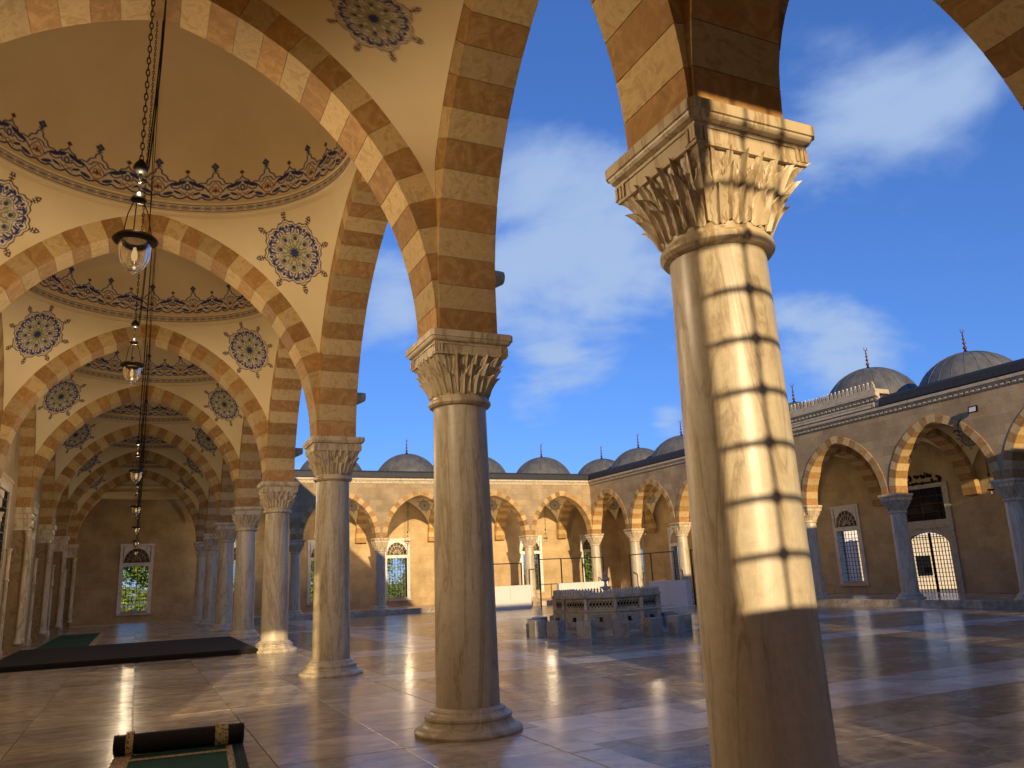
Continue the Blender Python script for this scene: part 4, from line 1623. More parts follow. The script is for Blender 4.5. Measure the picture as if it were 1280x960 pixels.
# portal door
e = thing('portal_door', 'tall arched iron grille door with dark transom panel in the right wall', 'door', (XW, DOOR_Y, 0), -PI / 2)
b = MB()
b.box(-DW / 2 - 0.3, -DW / 2, -0.08, 0.2, 0, 5.2)
b.box(DW / 2, DW / 2 + 0.3, -0.08, 0.2, 0, 5.2)
b.box(-DW / 2, DW / 2, -0.075, 0.2, 3.05, 3.45)
b.box(-DW / 2, DW / 2, -0.075, 0.2, 5.0, 5.2)
# pointed head inside the opening
n = 14
for s in (-1, 1):
    for k in range(n):
        a0, a1 = PI / 2 * k / n, PI / 2 * (k + 1) / n
        x0, x1 = 1.18 * math.cos(a0), 1.18 * math.cos(a1)
        z0, z1 = 2.25 + 0.62 * math.sin(a0), 2.25 + 0.62 * math.sin(a1)
        vs = [(s * x0, -0.02, z0), (s * x1, -0.02, z1), (s * x1, -0.02, 3.05), (s * x0, -0.02, 3.05)]
        vs += [(x, 0.16, z) for x, y, z in vs]
        b.add(vs, [(0, 1, 2, 3), (7, 6, 5, 4), (0, 4, 5, 1)])
    lo, hi = sorted((s * 1.18, s * DW / 2))
    b.box(lo, hi, -0.02, 0.16, 0, 3.05)
put('frame', b.mesh('frame', 'grey_marble'), e)
b = MB()
for s in (-1, 1):
    for k in range(7):
        x = s * (0.06 + 1.1 * k / 6.5)
        b.box(x - 0.014, x + 0.014, 0.20, 0.228, 0.02, 2.86)
for k in range(14):
    z = 0.15 + 2.6 * k / 13
    b.box(-1.17, 1.17, 0.203, 0.225, z - 0.012, z + 0.012)
b.box(-0.05, 0.05, 0.19, 0.24, 0.02, 2.86)
put('grille_leaf', b.mesh('grille_leaf', 'iron'), e)
put('handle', MB().box(-0.46, -0.14, 0.10, 0.19, 0.98, 1.22).mesh('handle', 'iron'), e)
put('transom_panel', MB().box(-DW / 2, DW / 2, 0.10, 0.14, 3.45, 5.0).mesh('transom_panel', 'dark_glass'), e)
b = MB()
for k in range(1, 4):
    b.box(-DW / 2, DW / 2, 0.03, 0.06, 3.45 + 1.55 * k / 4 - 0.015, 3.45 + 1.55 * k / 4 + 0.015)
for k in (-1, 0, 1):
    b.box(k * 0.9 - 0.014, k * 0.9 + 0.014, 0.028, 0.058, 3.45, 5.0)
put('transom_bars', b.mesh('transom_bars', 'bronze'), e)
b = MB()
rg = random.Random(5)
for k in range(46):
    x = rg.uniform(-1.3, 1.3)
    z = 5.22 + rg.random() ** 1.5 * 0.55 * (1 - (x / 1.7) ** 2)
    b.ball((x, -0.02 + rg.uniform(-0.05, 0.05), z), rg.uniform(0.05, 0.10), 6, 4)
b.box(-1.3, 1.3, -0.06, 0.04, 5.2, 5.3)
put('wrought_crest', b.mesh('wrought_crest', 'iron'), e)

# left wall: solid, with windows, pilasters and colonettes
w = MB().box(-4.3, -3.60, -3.45, YW + 0.5, -0.6, 9.5).mesh('wall_face', 'inner_stone')
o = thing('outer_wall', 'stone wall along the left side of the gallery behind the pilasters', 'wall', (0, 0, 0))
put('wall_face', w, o)
pm = MB()
pm.box(-3.60, -3.20, -0.375, 0.375, 0.30, 3.70)
pm.box(-3.60, -3.14, -0.44, 0.44, 0.0, 0.30)
PIL = pm.mesh('pier', 'shaded_stone')
pm = MB()
for s in (-1, 1):
    pm.lathe([(0.12, 0.30), (0.12, 0.36), (0.085, 0.42), (0.075, 0.5), (0.07, 3.45), (0.095, 3.5), (0.08, 3.56), (0.13, 3.70)], 14, cx=-3.18, cy=s * 0.40)
CLN = pm.mesh('colonettes', 'carved_marble')
pm = MB()
for h, z0, z1 in ((0.40, 3.70, 3.80), (0.43, 3.80, 4.05), (0.47, 4.05, 4.22), (0.52, 4.22, 4.40)):
    pm.box(-3.60, -3.576 + h, -h, h, z0 + 0.001, z1)
for k in range(7):
    y = -0.36 + 0.12 * k
    pm.box(-3.2, -3.122, y - 0.035, y + 0.035, 3.82, 4.04)
PCAP = pm.mesh('pier_capital', 'carved_marble')
for k, y in enumerate(LEFT_Y + [YN]):
    e = thing('wall_pier', 'stone wall pier with slim colonettes facing %s' % ['the nearest column', 'the second column', 'the third column', 'the fourth column before the dark carpet', 'the fifth column', 'the sixth column', 'the seventh column', 'the last column of the gallery', 'the near wall behind the camera'][k], 'pier', (0, y, 0), 0, 'wall piers of the left gallery')
    put('pier', PIL, e)
    put('pier_capital', PCAP, e)
    put('colonettes', CLN, e)
# tall marble framed windows in the left wall
lw = MB()
for s in (-1, 1):
    lw.box(-3.60, -3.50, s * 1.1 - 0.14, s * 1.1 + 0.14, 0.0, 4.6)
    lw.lathe([(0.10, 0.0), (0.10, 0.2), (0.065, 0.26), (0.06, 2.1), (0.09, 2.15), (0.06, 2.2), (0.06, 2.95), (0.10, 3.05)], 12, cx=-3.42, cy=s * 1.32)
lw.box(-3.60, -3.49, -1.24, 1.24, 4.6, 4.9)
lw.box(-3.60, -3.47, -1.34, 1.34, 4.9, 5.0)
LWF = lw.mesh('frame', 'carved_marble')
LWG_ = MB().box(-3.60, -3.56, -0.96, 0.96, 0.0, 4.6).mesh('pane', 'dark_glass')
b = MB()
for k in range(1, 9):
    b.box(-3.555, -3.53, -0.96 + 1.92 * k / 9 - 0.014, -0.96 + 1.92 * k / 9 + 0.014, 0, 4.6)
for k in range(1, 20):
    b.box(-3.553, -3.532, -0.96, 0.96, 4.6 * k / 20 - 0.014, 4.6 * k / 20 + 0.014)
LWB = b.mesh('grille', 'iron')
for k in range(6):
    e = thing('wall_window', 'tall marble framed dark window in the %s bay of the left wall' % ORD[k], 'window', (0, Y1 + S * (k + 0.5), 0), 0, 'tall windows of the left wall')
    put('frame', LWF, e)
    put('pane', LWG_, e)
    put('grille', LWB, e)

# near wall behind the camera, whose grilled openings let the low sun in
NH = [(-3.4, -1.2, 0.9, 2.0), (-3.4, -1.2, 3.0, 5.6), (1.45, 2.36, 2.70, 5.92), (4.3, 5.5, 0.6, 6.4), (13.5, 15.0, 0.6, 6.4), (21.0, 22.6, 0.6, 6.4)]
w = holed_wall(XW + 0.5 + 4.3, -0.6, 8.2, 0.35, [(h[0] + 4.3, h[1] + 4.3, h[2], h[3]) for h in NH])
o = thing('outer_wall', 'stone wall of the near gallery behind the camera, pierced by grilled openings', 'wall', (-4.3, -3.45, 0))
put('wall_face', w.mesh('wall_face', 'inner_stone'), o)
for k, (x0, x1, z0, z1) in enumerate(NH):
    e = thing('sun_grille', 'iron grille in the %s opening of the near wall, outside the picture' % ORD[k], 'grille', ((x0 + x1) / 2, -3.27, 0), 0, 'iron grilles of the near wall')
    b = MB()
    hw = (x1 - x0) / 2
    sp = 0.315
    nx = max(2, round((x1 - x0) / sp))
    nz = max(2, round((z1 - z0) / sp))
    X = [-hw + (x1 - x0) * i / nx for i in range(1, nx)]
    Z = [z0 + (z1 - z0) * i / nz for i in range(1, nz)]
    for x in X:
        b.tube([(x, 0, z0), (x, 0, z1)], 0.013, 6)
    for z in Z:
        b.tube([(-hw, 0, z), (hw, 0, z)], 0.022, 6)
        for x in X:
            b.ball((x, 0, z), 0.046, 8, 5)
    put('grille', b.mesh('grille', 'iron'), e)
e = thing('wall_pier', 'stone wall pier facing the nearest column across the near gallery', 'pier', (XC, YN, 0), 0, 'wall piers of the near gallery')
put('pier', MB().box(-0.375, 0.375, -0.03, 0.375, 0, 4.40).mesh('pier', 'trim_stone'), e)


# ------------------------------------------------------------------ waterspouts over the left columns, floodlight
def spout(x, y, z, label):
    e = thing('waterspout', label, 'waterspout', (x, y, z), 0, 'stone waterspouts over the left columns')
    sec = [(0.0, 0.13, 0.16), (0.10, 0.11, 0.14), (0.22, 0.10, 0.11), (0.30, 0.075, 0.085)]
    vs = []
    for px, hw, hh in sec:
        for k in range(10):
            a = 2 * PI * k / 10
            vs.append((px, hw * math.cos(a), hh * math.sin(a) + px * 0.25))
    fs = [(i * 10 + k, i * 10 + (k + 1) % 10, i * 10 + 10 + (k + 1) % 10, i * 10 + 10 + k) for i in range(3) for k in range(10)] + [tuple(range(30, 40))]
    put('spout', MB().add(vs, fs, 0, True).mesh('spout', 'trim_stone'), e)


for k in range(1, 6):
    spout(XC + 0.34, LEFT_Y[k], 5.25, 'rounded stone waterspout on the wall over the %s column of the left gallery' % ORD[k])
e = thing('floodlight', 'small dark floodlight on the right arcade wall beside the arch', 'floodlight', (XR - 0.335, 19.9, 7.2), PI / 2)
b = MB()
b.add([(-0.2, 0.30, -0.14), (0.2, 0.30, -0.14), (0.2, 0.24, 0.14), (-0.2, 0.24, 0.14), (-0.13, 0.12, -0.08), (0.13, 0.12, -0.08), (0.13, 0.10, 0.09), (-0.13, 0.10, 0.09)],
      [(0, 1, 2, 3), (7, 6, 5, 4), (0, 4, 5, 1), (1, 5, 6, 2), (2, 6, 7, 3), (3, 7, 4, 0)])
put('housing', b.mesh('housing', 'iron'), e)
put('lens', MB().add([(-0.14, 0.302, -0.09), (0.14, 0.302, -0.09), (0.14, 0.262, 0.09), (-0.14, 0.262, 0.09)], [(0, 1, 2, 3)]).mesh('lens', 'white_panel'), e)
put('bracket', MB().tube([(0, 0, 0), (0, 0.12, 0.0)], 0.03, 8).mesh('bracket', 'iron'), e)
e = thing('iron_ornament', 'small black scrolled iron ornament on the right arcade arch below the floodlight', 'ornament', (XR - 0.37, 20.75, 6.55), PI / 2)
b = MB()
for s in (0, 1):
    b.tube([(0.30 * (t - 0.5) + 0.10 * math.sin(6 * t + s * 2), 0.03 + 0.01 * s, 0.16 * math.cos(5 * t + s * 1.6) - 0.45 * (t - 0.5)) for t in [i / 20 for i in range(21)]], 0.032, 6)
put('scroll', b.mesh('scroll', 'iron'), e)


# ------------------------------------------------------------------ hanging lamps
def lamp_parts():
    D = {}
    D['cap'] = MB().lathe([(0.004, 0.43), (0.02, 0.42), (0.03, 0.40), (0.055, 0.375), (0.06, 0.355), (0.04, 0.345)], 16).mesh('cap', 'bronze')
    D['rods'] = [MB().tube([(0.045 * math.cos(a), 0.045 * math.sin(a), 0.35), (0.085 * math.cos(a), 0.085 * math.sin(a), 0.26), (0.125 * math.cos(a), 0.125 * math.sin(a), 0.05)], 0.0045, 5).mesh('rod', 'bronze') for a in (0.4, 0.4 + 2 * PI / 3, 0.4 + 4 * PI / 3)]
    D['rim'] = MB().lathe([(0.105, 0.03), (0.115, 0.055), (0.135, 0.055), (0.158, 0.035), (0.163, 0.018), (0.150, 0.004), (0.118, -0.002), (0.106, 0.008), (0.105, 0.03)], 32, caps=False).mesh('rim', 'bronze')
    pr = [(0.112, 0.0), (0.115, -0.03), (0.112, -0.09), (0.098, -0.15), (0.070, -0.20), (0.035, -0.225), (0.012, -0.232), (0.012, -0.25), (0.002, -0.256)]
    D['bowl'] = MB().lathe(pr, 28, caps=False).mesh('bowl', 'glass')
    D['bulb'] = MB().lathe([(0.012, -0.03), (0.016, -0.05), (0.026, -0.08), (0.028, -0.11), (0.02, -0.14), (0.003, -0.15)], 14).mesh('bulb', 'glow')
    return D


LP = lamp_parts()


def lamp(x, y, z, top, label, sc=1.0, watts=8.0):
    e = thing('hanging_lamp', label, 'lamp', (x, y, z), 0, 'glass lamps hanging along the left gallery')
    e.scale = (sc, sc, sc)
    put('cap', LP['cap'], e)
    for r_ in LP['rods']:
        put('rod', r_, e)
    put('rim', LP['rim'], e)
    bw = put('bowl', LP['bowl'], e)
    put('bulb', LP['bulb'], bw)
    H = (top - z) / sc
    b = MB()
    near = y < 14
    if near:
        n = int((H - 0.62) / 0.055)
        for i in range(n):
            zc = 0.66 + 0.055 * i
            rot = i % 2
            ring = []
            for k in range(9):
                a = 2 * PI * k / 8
                u, v = 0.013 * math.cos(a), 0.036 * math.sin(a)
                ring.append((u if rot else 0, 0 if rot else u, zc + v))
            b.tube(ring, 0.0048, 4)
    else:
        b.tube([(0, 0, 0.6), (0, 0, H)], 0.012, 5)
    put('chain', b.mesh('chain', 'bronze'), e)
    b = MB().lathe([(0.006, 0.42), (0.012, 0.585), (0.036, 0.595), (0.055, 0.62), (0.056, 0.64), (0.045, 0.665), (0.02, 0.70), (0.008, 0.71)], 14)
    put('junction', b.mesh('junction', 'iron'), e)
    b = MB()
    m = 24
    b.tube([(0.055 + 0.03 * math.sin(PI * i / m) + 0.02 * math.sin(2.5 * PI * i / m), 0.02 * math.sin(2 * PI * i / m), 0.64 + (H - 0.64) * i / m) for i in range(m + 1)], 0.0065, 5)
    b.tube([(0.04 + 0.07 * math.sin(PI * min(1, 1.0 * i / m)) * (1 - i / m) + 0.045 * i / m, 0.01, 0.64 + (H - 0.64) * i / m) for i in range(m + 1)], 0.0055, 5)
    put('cable', b.mesh('cable', 'iron'), e)
    if watts:
        l = bpy.data.lights.new('fill_light', 'POINT')
        l.energy = watts
        l.color = (1.0, 0.76, 0.48)
        l.shadow_soft_size = 0.03
        # fill added above the bowl, weakened up and down to keep fitting dark
        l.use_nodes = True
        lt = l.node_tree
        em = lt.nodes.get('Emission')
        ge = N(lt, 'ShaderNodeNewGeometry')
        sx = N(lt, 'ShaderNodeSeparateXYZ')
        lt.links.new(ge.outputs['Incoming'], sx.inputs[0])
        ab = math_(lt, 'ABSOLUTE', sx.outputs['Z'])
        mr = N(lt, 'ShaderNodeMapRange', interpolation_type='SMOOTHSTEP')
        for kk, vv in (('From Min', 0.56), ('From Max', 0.88), ('To Min', 1.0), ('To Max', 0.02)):
            mr.inputs[kk].default_value = vv
        lt.links.new(ab, mr.inputs['Value'])
        lt.links.new(mr.outputs[0], em.inputs['Strength'])
        o = bpy.data.objects.new('fill_light', l)
        COL.objects.link(o)
        o.parent = e
        o.location = (0, 0, 0.52)


LZ = 4.32
LAMPS = [(-0.17, (Y0 + Y1) / 2, 4.20, 10.3, 'nearest glass lamp on a long chain, hanging in front of the second arch', 1.0),
         (-0.25, Y1 + S * 0.5, 4.75, 10.9, 'second glass lamp from the camera, hanging under the widest painted ring', 1.0)]
for k in range(1, 6):
    LAMPS.append((-0.16, Y1 + S * (k + 0.5), 4.3 - 0.1 * k, 10.9, ['third glass lamp from the camera, small, before the dark end wall', 'fourth glass lamp from the camera, small, over the dark end wall', 'fifth glass lamp from the camera, tiny, over the dark end wall',
                  'sixth glass lamp from the camera, tiny, just over the end window', 'last and lowest glowing glass lamp over the end window'][k - 1], 1.0))
for k in range(5):
    LAMPS.append((XC + SX * (k + 0.5), YF + SY / 2, 4.3, 9.6, 'small glass lamp hanging in the far gallery, %s' % ['behind the left columns', 'above the bright green window', 'behind the second left column', 'right of the second left column', 'next to the far corner'][k], 1.0))
for k in range(3, 9):
    LAMPS.append((XR + SX / 2, Y0 + SY * (k + 0.5), 4.3, 9.6, 'small glass lamp hanging in the right gallery, %s' % ['', '', '', 'in the bay at the right picture edge', 'seen through the arch left of the door', 'behind the nearest column', 'third from the corner', 'second from the corner', 'next to the corner'][k], 1.0))
FILL_W = 185.0
for a in LAMPS:
    lamp(*a, watts=FILL_W * (0.95 if a[1] < 8 else 1.0 if a[1] < 24 else 0.6 if a[1] < 30 else 0.14) if a[0] < 3 else (70.0 if a[1] > YF else (14.0 if a[1] < 36 else 50.0)))


# ------------------------------------------------------------------ fountain with stone stools
FX, FY, FR = 14.45, 23.9, 1.78
def fountain():
    e = thing('fountain', 'many sided marble ablution fountain with taps, pierced frieze and crenellated rim', 'fountain', (FX, FY, ZC), 0.12)
    n = 12
    def ring(r, z):
        return [(r * math.cos(2 * PI * k / n), r * math.sin(2 * PI * k / n), z) for k in range(n)]
    def loft(prof):
        vs = [p for r, z in prof for p in ring(r, z)]
        fs = [(i * n + k, i * n + (k + 1) % n, (i + 1) * n + (k + 1) % n, (i + 1) * n + k) for i in range(len(prof) - 1) for k in range(n)]
        return vs, fs
    b = MB()
    b.add(*loft([(FR + 0.10, 0), (FR + 0.10, 0.10), (FR + 0.03, 0.12), (FR, 0.14), (FR, 0.70), (FR + 0.05, 0.72), (FR + 0.07, 0.76), (FR + 0.02, 0.79)]))
    put('basin_wall', b.mesh('basin_wall', 'fountain_marble'), e)
    b = MB()
    b.add(*loft([(FR - 0.06, 0.79), (FR - 0.06, 1.13), (FR + 0.04, 1.135), (FR + 0.08, 1.17), (FR + 0.08, 1.24), (FR + 0.02, 1.25), (FR - 0.14, 1.25), (FR - 0.16, 0.9), (0.01, 0.88)]))
    put('frieze', b.mesh('frieze', 'fountain_marble'), e)
    # corner posts, lattice, taps and merlons
    pb = MB().cbox(-0.05, 0.05, -0.05, 0.05, 0.12, 0.70, 0.01).cbox(-0.045, 0.045, -0.045, 0.045, 0.79, 1.13, 0.005).mesh('corner_post', 'fountain_marble')
    side = 2 * FR * math.sin(PI / n)
    ap = FR * math.cos(PI / n)
    lat = MB()
    nx = 7
    for i in range(nx):
        x = -side * 0.40 + side * 0.80 * (i + 0.5) / nx
        for (ox, z, sx_, sz) in ((0, 0.96, 0.034, 0.060), (0.046, 0.885, 0.022, 0.030), (0.046, 1.035, 0.022, 0.030), (0.046, 0.96, 0.016, 0.020)):
            px = x + ox
            if px > side * 0.41:
                continue
            ring = [(px + sx_ * math.cos(2 * PI * q / 8), -0.012, z + sz * math.sin(2 * PI * q / 8)) for q in range(8)]
            lat.add(ring, [tuple(range(8))])
    latm = lat.mesh('pierced_panel', 'iron')
    tapm = MB().tube([(0, 0, 0.50), (0, -0.11, 0.50), (0, -0.14, 0.44)], 0.018, 6).box(-0.05, 0.05, -0.012, 0.002, 0.43, 0.57).box(-0.012, 0.012, -0.10, -0.07, 0.50, 0.56).mesh('tap', 'bronze')
    panm = MB().box(-side * 0.36, side * 0.36, -0.02, 0.01, 0.20, 0.66).mesh('tap_panel', 'grey_marble')
    mk = [(-0.03, 0), (-0.03, 0.05), (-0.018, 0.07), (-0.038, 0.10), (0, 0.165), (0.038, 0.10), (0.018, 0.07), (0.03, 0.05), (0.03, 0)]
    kk = len(mk)
    mm = MB()
    for i in range(8):
        x = -side * 0.5 + side * (i + 0.5) / 8
        mm.add([(x + px, -0.03, 1.25 + pz) for px, pz in mk] + [(x + px, 0.03, 1.25 + pz) for px, pz in mk], [tuple(range(kk)), tuple(range(kk, 2 * kk))[::-1]] + [(a, a + kk, (a + 1) % kk + kk, (a + 1) % kk) for a in range(kk)])
    crm = mm.mesh('crest', 'fountain_marble')
    for k in range(n):
        a = 2 * PI * k / n
        put('corner_post', pb, e, (FR * math.cos(a), FR * math.sin(a), 0), (0, 0, a))
        a2 = a + PI / n
        d = Vector((math.cos(a2), math.sin(a2), 0))
        put('pierced_panel', latm, e, d * (ap - 0.055), (0, 0, a2 + PI / 2))
        tp = put('tap_panel', panm, e, d * ap, (0, 0, a2 + PI / 2))
        put('tap', tapm, tp, (0, -0.02, 0))
        put('crest', crm, e, d * (ap + 0.0), (0, 0, a2 + PI / 2))
    b = MB().lathe([(0.12, 0.85), (0.10, 1.0), (0.05, 1.05), (0.05, 1.35), (0.20, 1.45), (0.21, 1.47), (0.06, 1.49), (0.04, 1.62), (0.13, 1.70), (0.135, 1.72), (0.03, 1.74), (0.025, 1.85), (0.05, 1.9), (0.005, 1.99)], 20)
    put('jet_stem', b.mesh('jet_stem', 'white_marble'), e)


fountain()
sm = MB().cbox(-0.23, 0.23, -0.19, 0.19, 0, 0.52, 0.015).mesh('seat_block', 'grey_marble')
NS = 15
for k in range(NS):
    a = 2 * PI * (k + 0.3) / NS
    dx, dy = math.cos(a), math.sin(a)
    o = put('stone_stool', sm, None, (FX + (FR + 0.78) * dx, FY + (FR + 0.78) * dy, ZC), (0, 0, a + PI / 2 + random.uniform(-0.08, 0.08)))
    tag(o, 'square stone stool ' + ['right of the fountain, partly behind the rightmost stool', 'behind the fountain at its right end', 'behind the fountain, hidden by its jet stem', 'behind the fountain, left of its jet stem',
        'behind the fountain towards the long white barrier', 'behind the fountain at its left end', 'outermost on the left of the fountain', 'left of the fountain, second from the left', 'third from the left in front of the fountain',
        'before the left half of the fountain', 'before the middle of the fountain', 'before the right half of the fountain', 'before the right end of the fountain', 'at the right of the fountain, last but one',
        'outermost on the right of the fountain'][k], 'stool', 'stone stools round the fountain')


# ------------------------------------------------------------------ white barriers and dark metal frames
def barrier(x0, y0, x1, y1, h, label):
    L = math.hypot(x1 - x0, y1 - y0)
    e = thing('white_barrier', label, 'barrier', (x0, y0, ZC), math.atan2(y1 - y0, x1 - x0), 'white barriers before the far arcade')
    n = max(1, round(L / 1.5))
    for k in range(n):
        put('panel', MB().cbox(L * k / n + 0.006, L * (k + 1) / n - 0.006, -0.16, 0.16, 0, h, 0.015).mesh('panel', 'white_panel'), e)


def metal_frame(x0, y0, x1, y1, h, label, posts=2):
    L = math.hypot(x1 - x0, y1 - y0)
    e = thing('metal_frame', label, 'frame', (x0, y0, ZC), math.atan2(y1 - y0, x1 - x0), 'dark metal frames behind the white barriers')
    put('rail', MB().box(-0.03, L + 0.03, -0.03, 0.03, h, h + 0.06).mesh('rail', 'iron'), e)
    pmn = MB().box(-0.035, 0.035, -0.028, 0.028, 0, h).mesh('post', 'iron')
    for k in range(posts):
        put('post', pmn, e, (L * k / (posts - 1), 0, 0))


barrier(18.3, 46.6, 22.6, 46.6, 1.42, 'white barrier between the second column and the fountain')
barrier(24.6, 46.6, 28.3, 46.6, 1.42, 'long white barrier behind the fountain')
barrier(27.4, 40.2, 27.4, 36.6, 1.36, 'white barrier right of the fountain, before the right arcade')
barrier(27.4, 35.2, 27.4, 31.8, 1.36, 'white barrier beside the nearest column, rightmost')
metal_frame(18.3, 47.1, 22.3, 47.1, 2.75, 'dark metal frame over the white barrier left of the fountain', 3)
metal_frame(23.6, 47.1, 28.4, 47.1, 2.95, 'dark metal frame behind the fountain', 4)
metal_frame(28.2, 43.5, 28.2, 38.8, 2.95, 'dark metal frame right of the fountain before the right arcade', 3)
metal_frame(28.2, 37.2, 28.2, 34.3, 2.95, 'dark metal frame beside the nearest column, rightmost', 2)


# ------------------------------------------------------------------ carpets
e = thing('prayer_rug', 'green prayer rug half rolled up on the marble floor at the lower left', 'rug', (-0.10, 9.62, 0), R(-4))
b = MB()
L = 1.22
b.box(0.005, L - 0.005, -2.4, -0.03, 0.001, 0.014)
put('pile', b.mesh('pile', 'rug'), e)
b = MB()
b.box(0.0, 0.16, -2.4, -0.031, 0.002, 0.0165)
b.box(L - 0.16, L - 0.10, -2.4, -0.031, 0.002, 0.0165)
b.box(0.16, L - 0.16, -0.36, -0.26, 0.002, 0.0163)
put('border', b.mesh('border', 'rug_border'), e)
b = MB()
b.box(L - 0.085, L - 0.055, -2.4, -0.031, 0.002, 0.0168)
b.box(L - 0.035, L + 0.012, -2.4, -0.031, 0.0015, 0.0167)
put('edge_stripe', b.mesh('edge_stripe', 'rug_back'), e)
# the roll: a spiral sheet
b = MB()
vs, fs = [], []
m = 90
for i in range(m + 1):
    t = i / m
    a = -PI / 2 + 2 * PI * 3.4 * t
    r = 0.108 - 0.08 * t
    for x in (-0.015, L + 0.02):
        vs.append((x, 0.0 + r * math.cos(a), 0.118 + r * math.sin(a)))
for i in range(m):
    fs.append((2 * i, 2 * i + 1, 2 * i + 3, 2 * i + 2))
b.add(vs, fs, 0, True)
b.lathe([(0.108, 0.0), (0.108, 0.0001)], 4, caps=False)
rl = MB().add([(x, y, z) for x, y, z in vs], fs, 0, True)
for x in (0.02, L - 0.02):
    ring = [(x, 0.112 * math.cos(2 * PI * k / 24), 0.118 + 0.112 * math.sin(2 * PI * k / 24)) for k in range(24)]
    rl.add(ring + [(x, 0, 0.118)], [(k, (k + 1) % 24, 24) for k in range(24)])
put('roll', rl.mesh('roll', 'rug_back'), e)
b = MB()
for x0, x1 in ((L - 0.27, L - 0.14), (0.10, 0.17)):
    b = MB()
    b.add([(x, 0.1175 * math.cos(2 * PI * k / 36), 0.118 + 0.1175 * math.sin(2 * PI * k / 36)) for x in (x0, x1) for k in range(36)], [(k, (k + 1) % 36, 36 + (k + 1) % 36, 36 + k) for k in range(36)], 0, True)
    put('roll_border', b.mesh('roll_border', 'rug_border'), e)


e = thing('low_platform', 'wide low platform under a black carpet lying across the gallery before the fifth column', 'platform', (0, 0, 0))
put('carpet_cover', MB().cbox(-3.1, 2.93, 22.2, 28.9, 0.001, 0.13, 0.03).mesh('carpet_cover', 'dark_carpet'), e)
e = thing('carpet', 'green carpet with a pale border on the far gallery floor', 'carpet', (0, 0, 0))
put('pile', MB().cbox(-2.9, -1.35, 30.0, 41.0, 0.001, 0.02, 0.006).mesh('pile', 'rug'), e)
put('border', MB().cbox(-1.35, -1.15, 30.0, 41.0, 0.0015, 0.022, 0.006).mesh('border', 'rug_border'), e)


# ------------------------------------------------------------------ outside: trees and houses seen through the windows
def tree(x, y, h, label, seed):
    rg = random.Random(seed)
    e = thing('broadleaf_tree', label, 'tree', (x, y, -0.62), 0, 'trees outside beyond the far windows')
    b = MB()
    b.tube([(0, 0, 0), (0.15, 0.05, h * 0.2), (-0.05, 0.1, h * 0.5), (0.1, 0, h * 0.8)], [0.35, 0.28, 0.2, 0.06], 8)
    limbs = []
    for k in range(9):
        a = rg.uniform(0, 2 * PI)
        z = h * rg.uniform(0.18, 0.65)
        ln = h * rg.uniform(0.22, 0.38)
        p = Vector((ln * math.cos(a), ln * math.sin(a), z + ln * 0.5))
        b.tube([(0, 0, z), p * 0.5 + Vector((0, 0, z * 0.55)), p], [0.12, 0.08, 0.03], 5)
        limbs.append(p)
    put('trunk', b.mesh('trunk', 'bark'), e)
    b = MB()
    for p in limbs + [Vector((0, 0, h * 0.85))] + [Vector((rg.uniform(-1, 1) * h * 0.3, rg.uniform(-1, 1) * h * 0.3, h * rg.uniform(0.1, 0.8))) for _ in range(20)]:
        for _ in range(190):
            d = Vector((rg.gauss(0, 1), rg.gauss(0, 1), rg.gauss(0, 0.8)))
            c = p + d * h * 0.075
            s = rg.uniform(0.2, 0.42)
            u = Vector((rg.uniform(-1, 1), rg.uniform(-1, 1), rg.uniform(-1, 1))).normalized()
            v = u.orthogonal().normalized()
            b.add([c - u * s, c + v * s * 0.5, c + u * s, c - v * s * 0.5], [(0, 1, 2, 3)])
    put('crown', b.mesh('crown', 'leaf'), e)


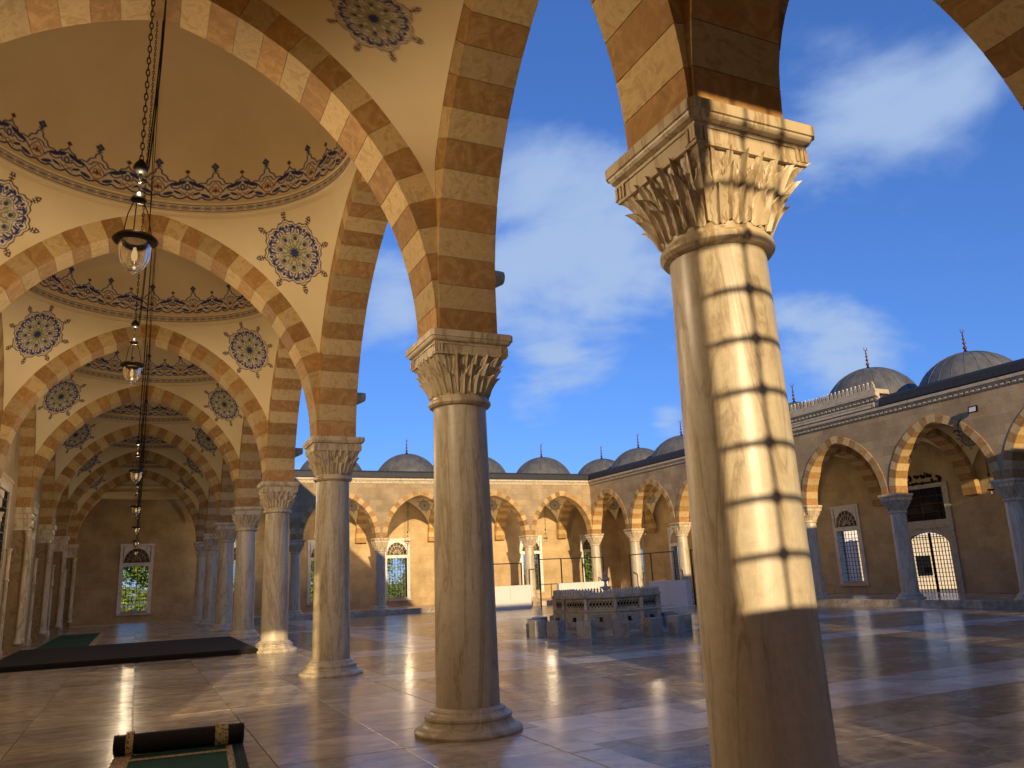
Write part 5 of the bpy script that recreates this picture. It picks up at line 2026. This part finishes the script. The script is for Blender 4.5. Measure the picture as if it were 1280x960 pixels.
TY = YW + 13.0 / math.tan(SUN_EL)
for k, (x, yy, h) in enumerate([(-6, 4, 11), (3, 12, 13), (24, 0, 13), (33, 6, 11), (43, 2, 14), (52, 10, 12), (62, 0, 13), (75, 6, 12)]):
    tree(x, TY + yy, h, ['leafy tree seen through the end window, left one', 'leafy tree seen through the end window, right one', 'leafy tree left of the bright green far window', 'leafy sunlit tree filling the bright green far window',
         'leafy tree behind the second column outside', 'leafy tree outside the far windows right of the second column', 'leafy tree outside the far windows above the fountain', 'leafy tree outside the far corner window'][k], 40 + k)


def hedge(x0, x1, y, h, label):
    rg = random.Random(9)
    e = thing('hedge', label, 'hedge', (x0, y, -0.62))
    b = MB()
    for _ in range(9000):
        c = Vector((rg.uniform(0, x1 - x0), rg.gauss(0, 0.8), 0))
        c.z = rg.uniform(0, h * (0.75 + 0.25 * math.sin(c.x * 0.7) * math.sin(c.x * 0.23)))
        s = rg.uniform(0.15, 0.34)
        u = Vector((rg.uniform(-1, 1), rg.uniform(-1, 1), rg.uniform(-1, 1))).normalized()
        v = u.orthogonal().normalized()
        b.add([c - u * s, c + v * s * 0.6, c + u * s, c - v * s * 0.6], [(0, 1, 2, 3)])
    tag(put('foliage', b.mesh('foliage', 'leaf'), e), kind='stuff')


hedge(-12, 80, TY - 3, 3.6, 'green hedge under the trees seen low in the far windows')


def house(x, y, rz, w, d, h, label, m):
    e = thing('house', label, 'house', (x, y, -0.62), rz, 'pale houses outside the right wall')
    put('wall', MB().box(-w / 2, w / 2, 0, d, 0, h).mesh('wall', m), e)
    put('roof', MB().box(-w / 2 - 0.3, w / 2 + 0.3, -0.3, d + 0.3, h, h + 0.3).mesh('roof', 'white_render'), e)
    for k in range(int(w / 3)):
        wx = -w / 2 + 1.5 + 3 * k
        for z in (1.0, 4.0):
            if z + 1.5 < h:
                put('window', MB().box(wx - 0.5, wx + 0.5, -0.04, 0.02, z, z + 1.5).mesh('window', 'dark_glass'), e)
    put('door', MB().box(w * 0.2, w * 0.2 + 1.0, -0.05, 0.02, 0, 2.1).mesh('door', 'brick_red'), e)


house(50, 54, R(-45), 14, 8, 7, 'white house outside the grilled window of the right wall', 'white_render')
house(55, 43, R(-52), 10, 8, 3.9, 'sand coloured low house outside the portal door', 'pale_render')
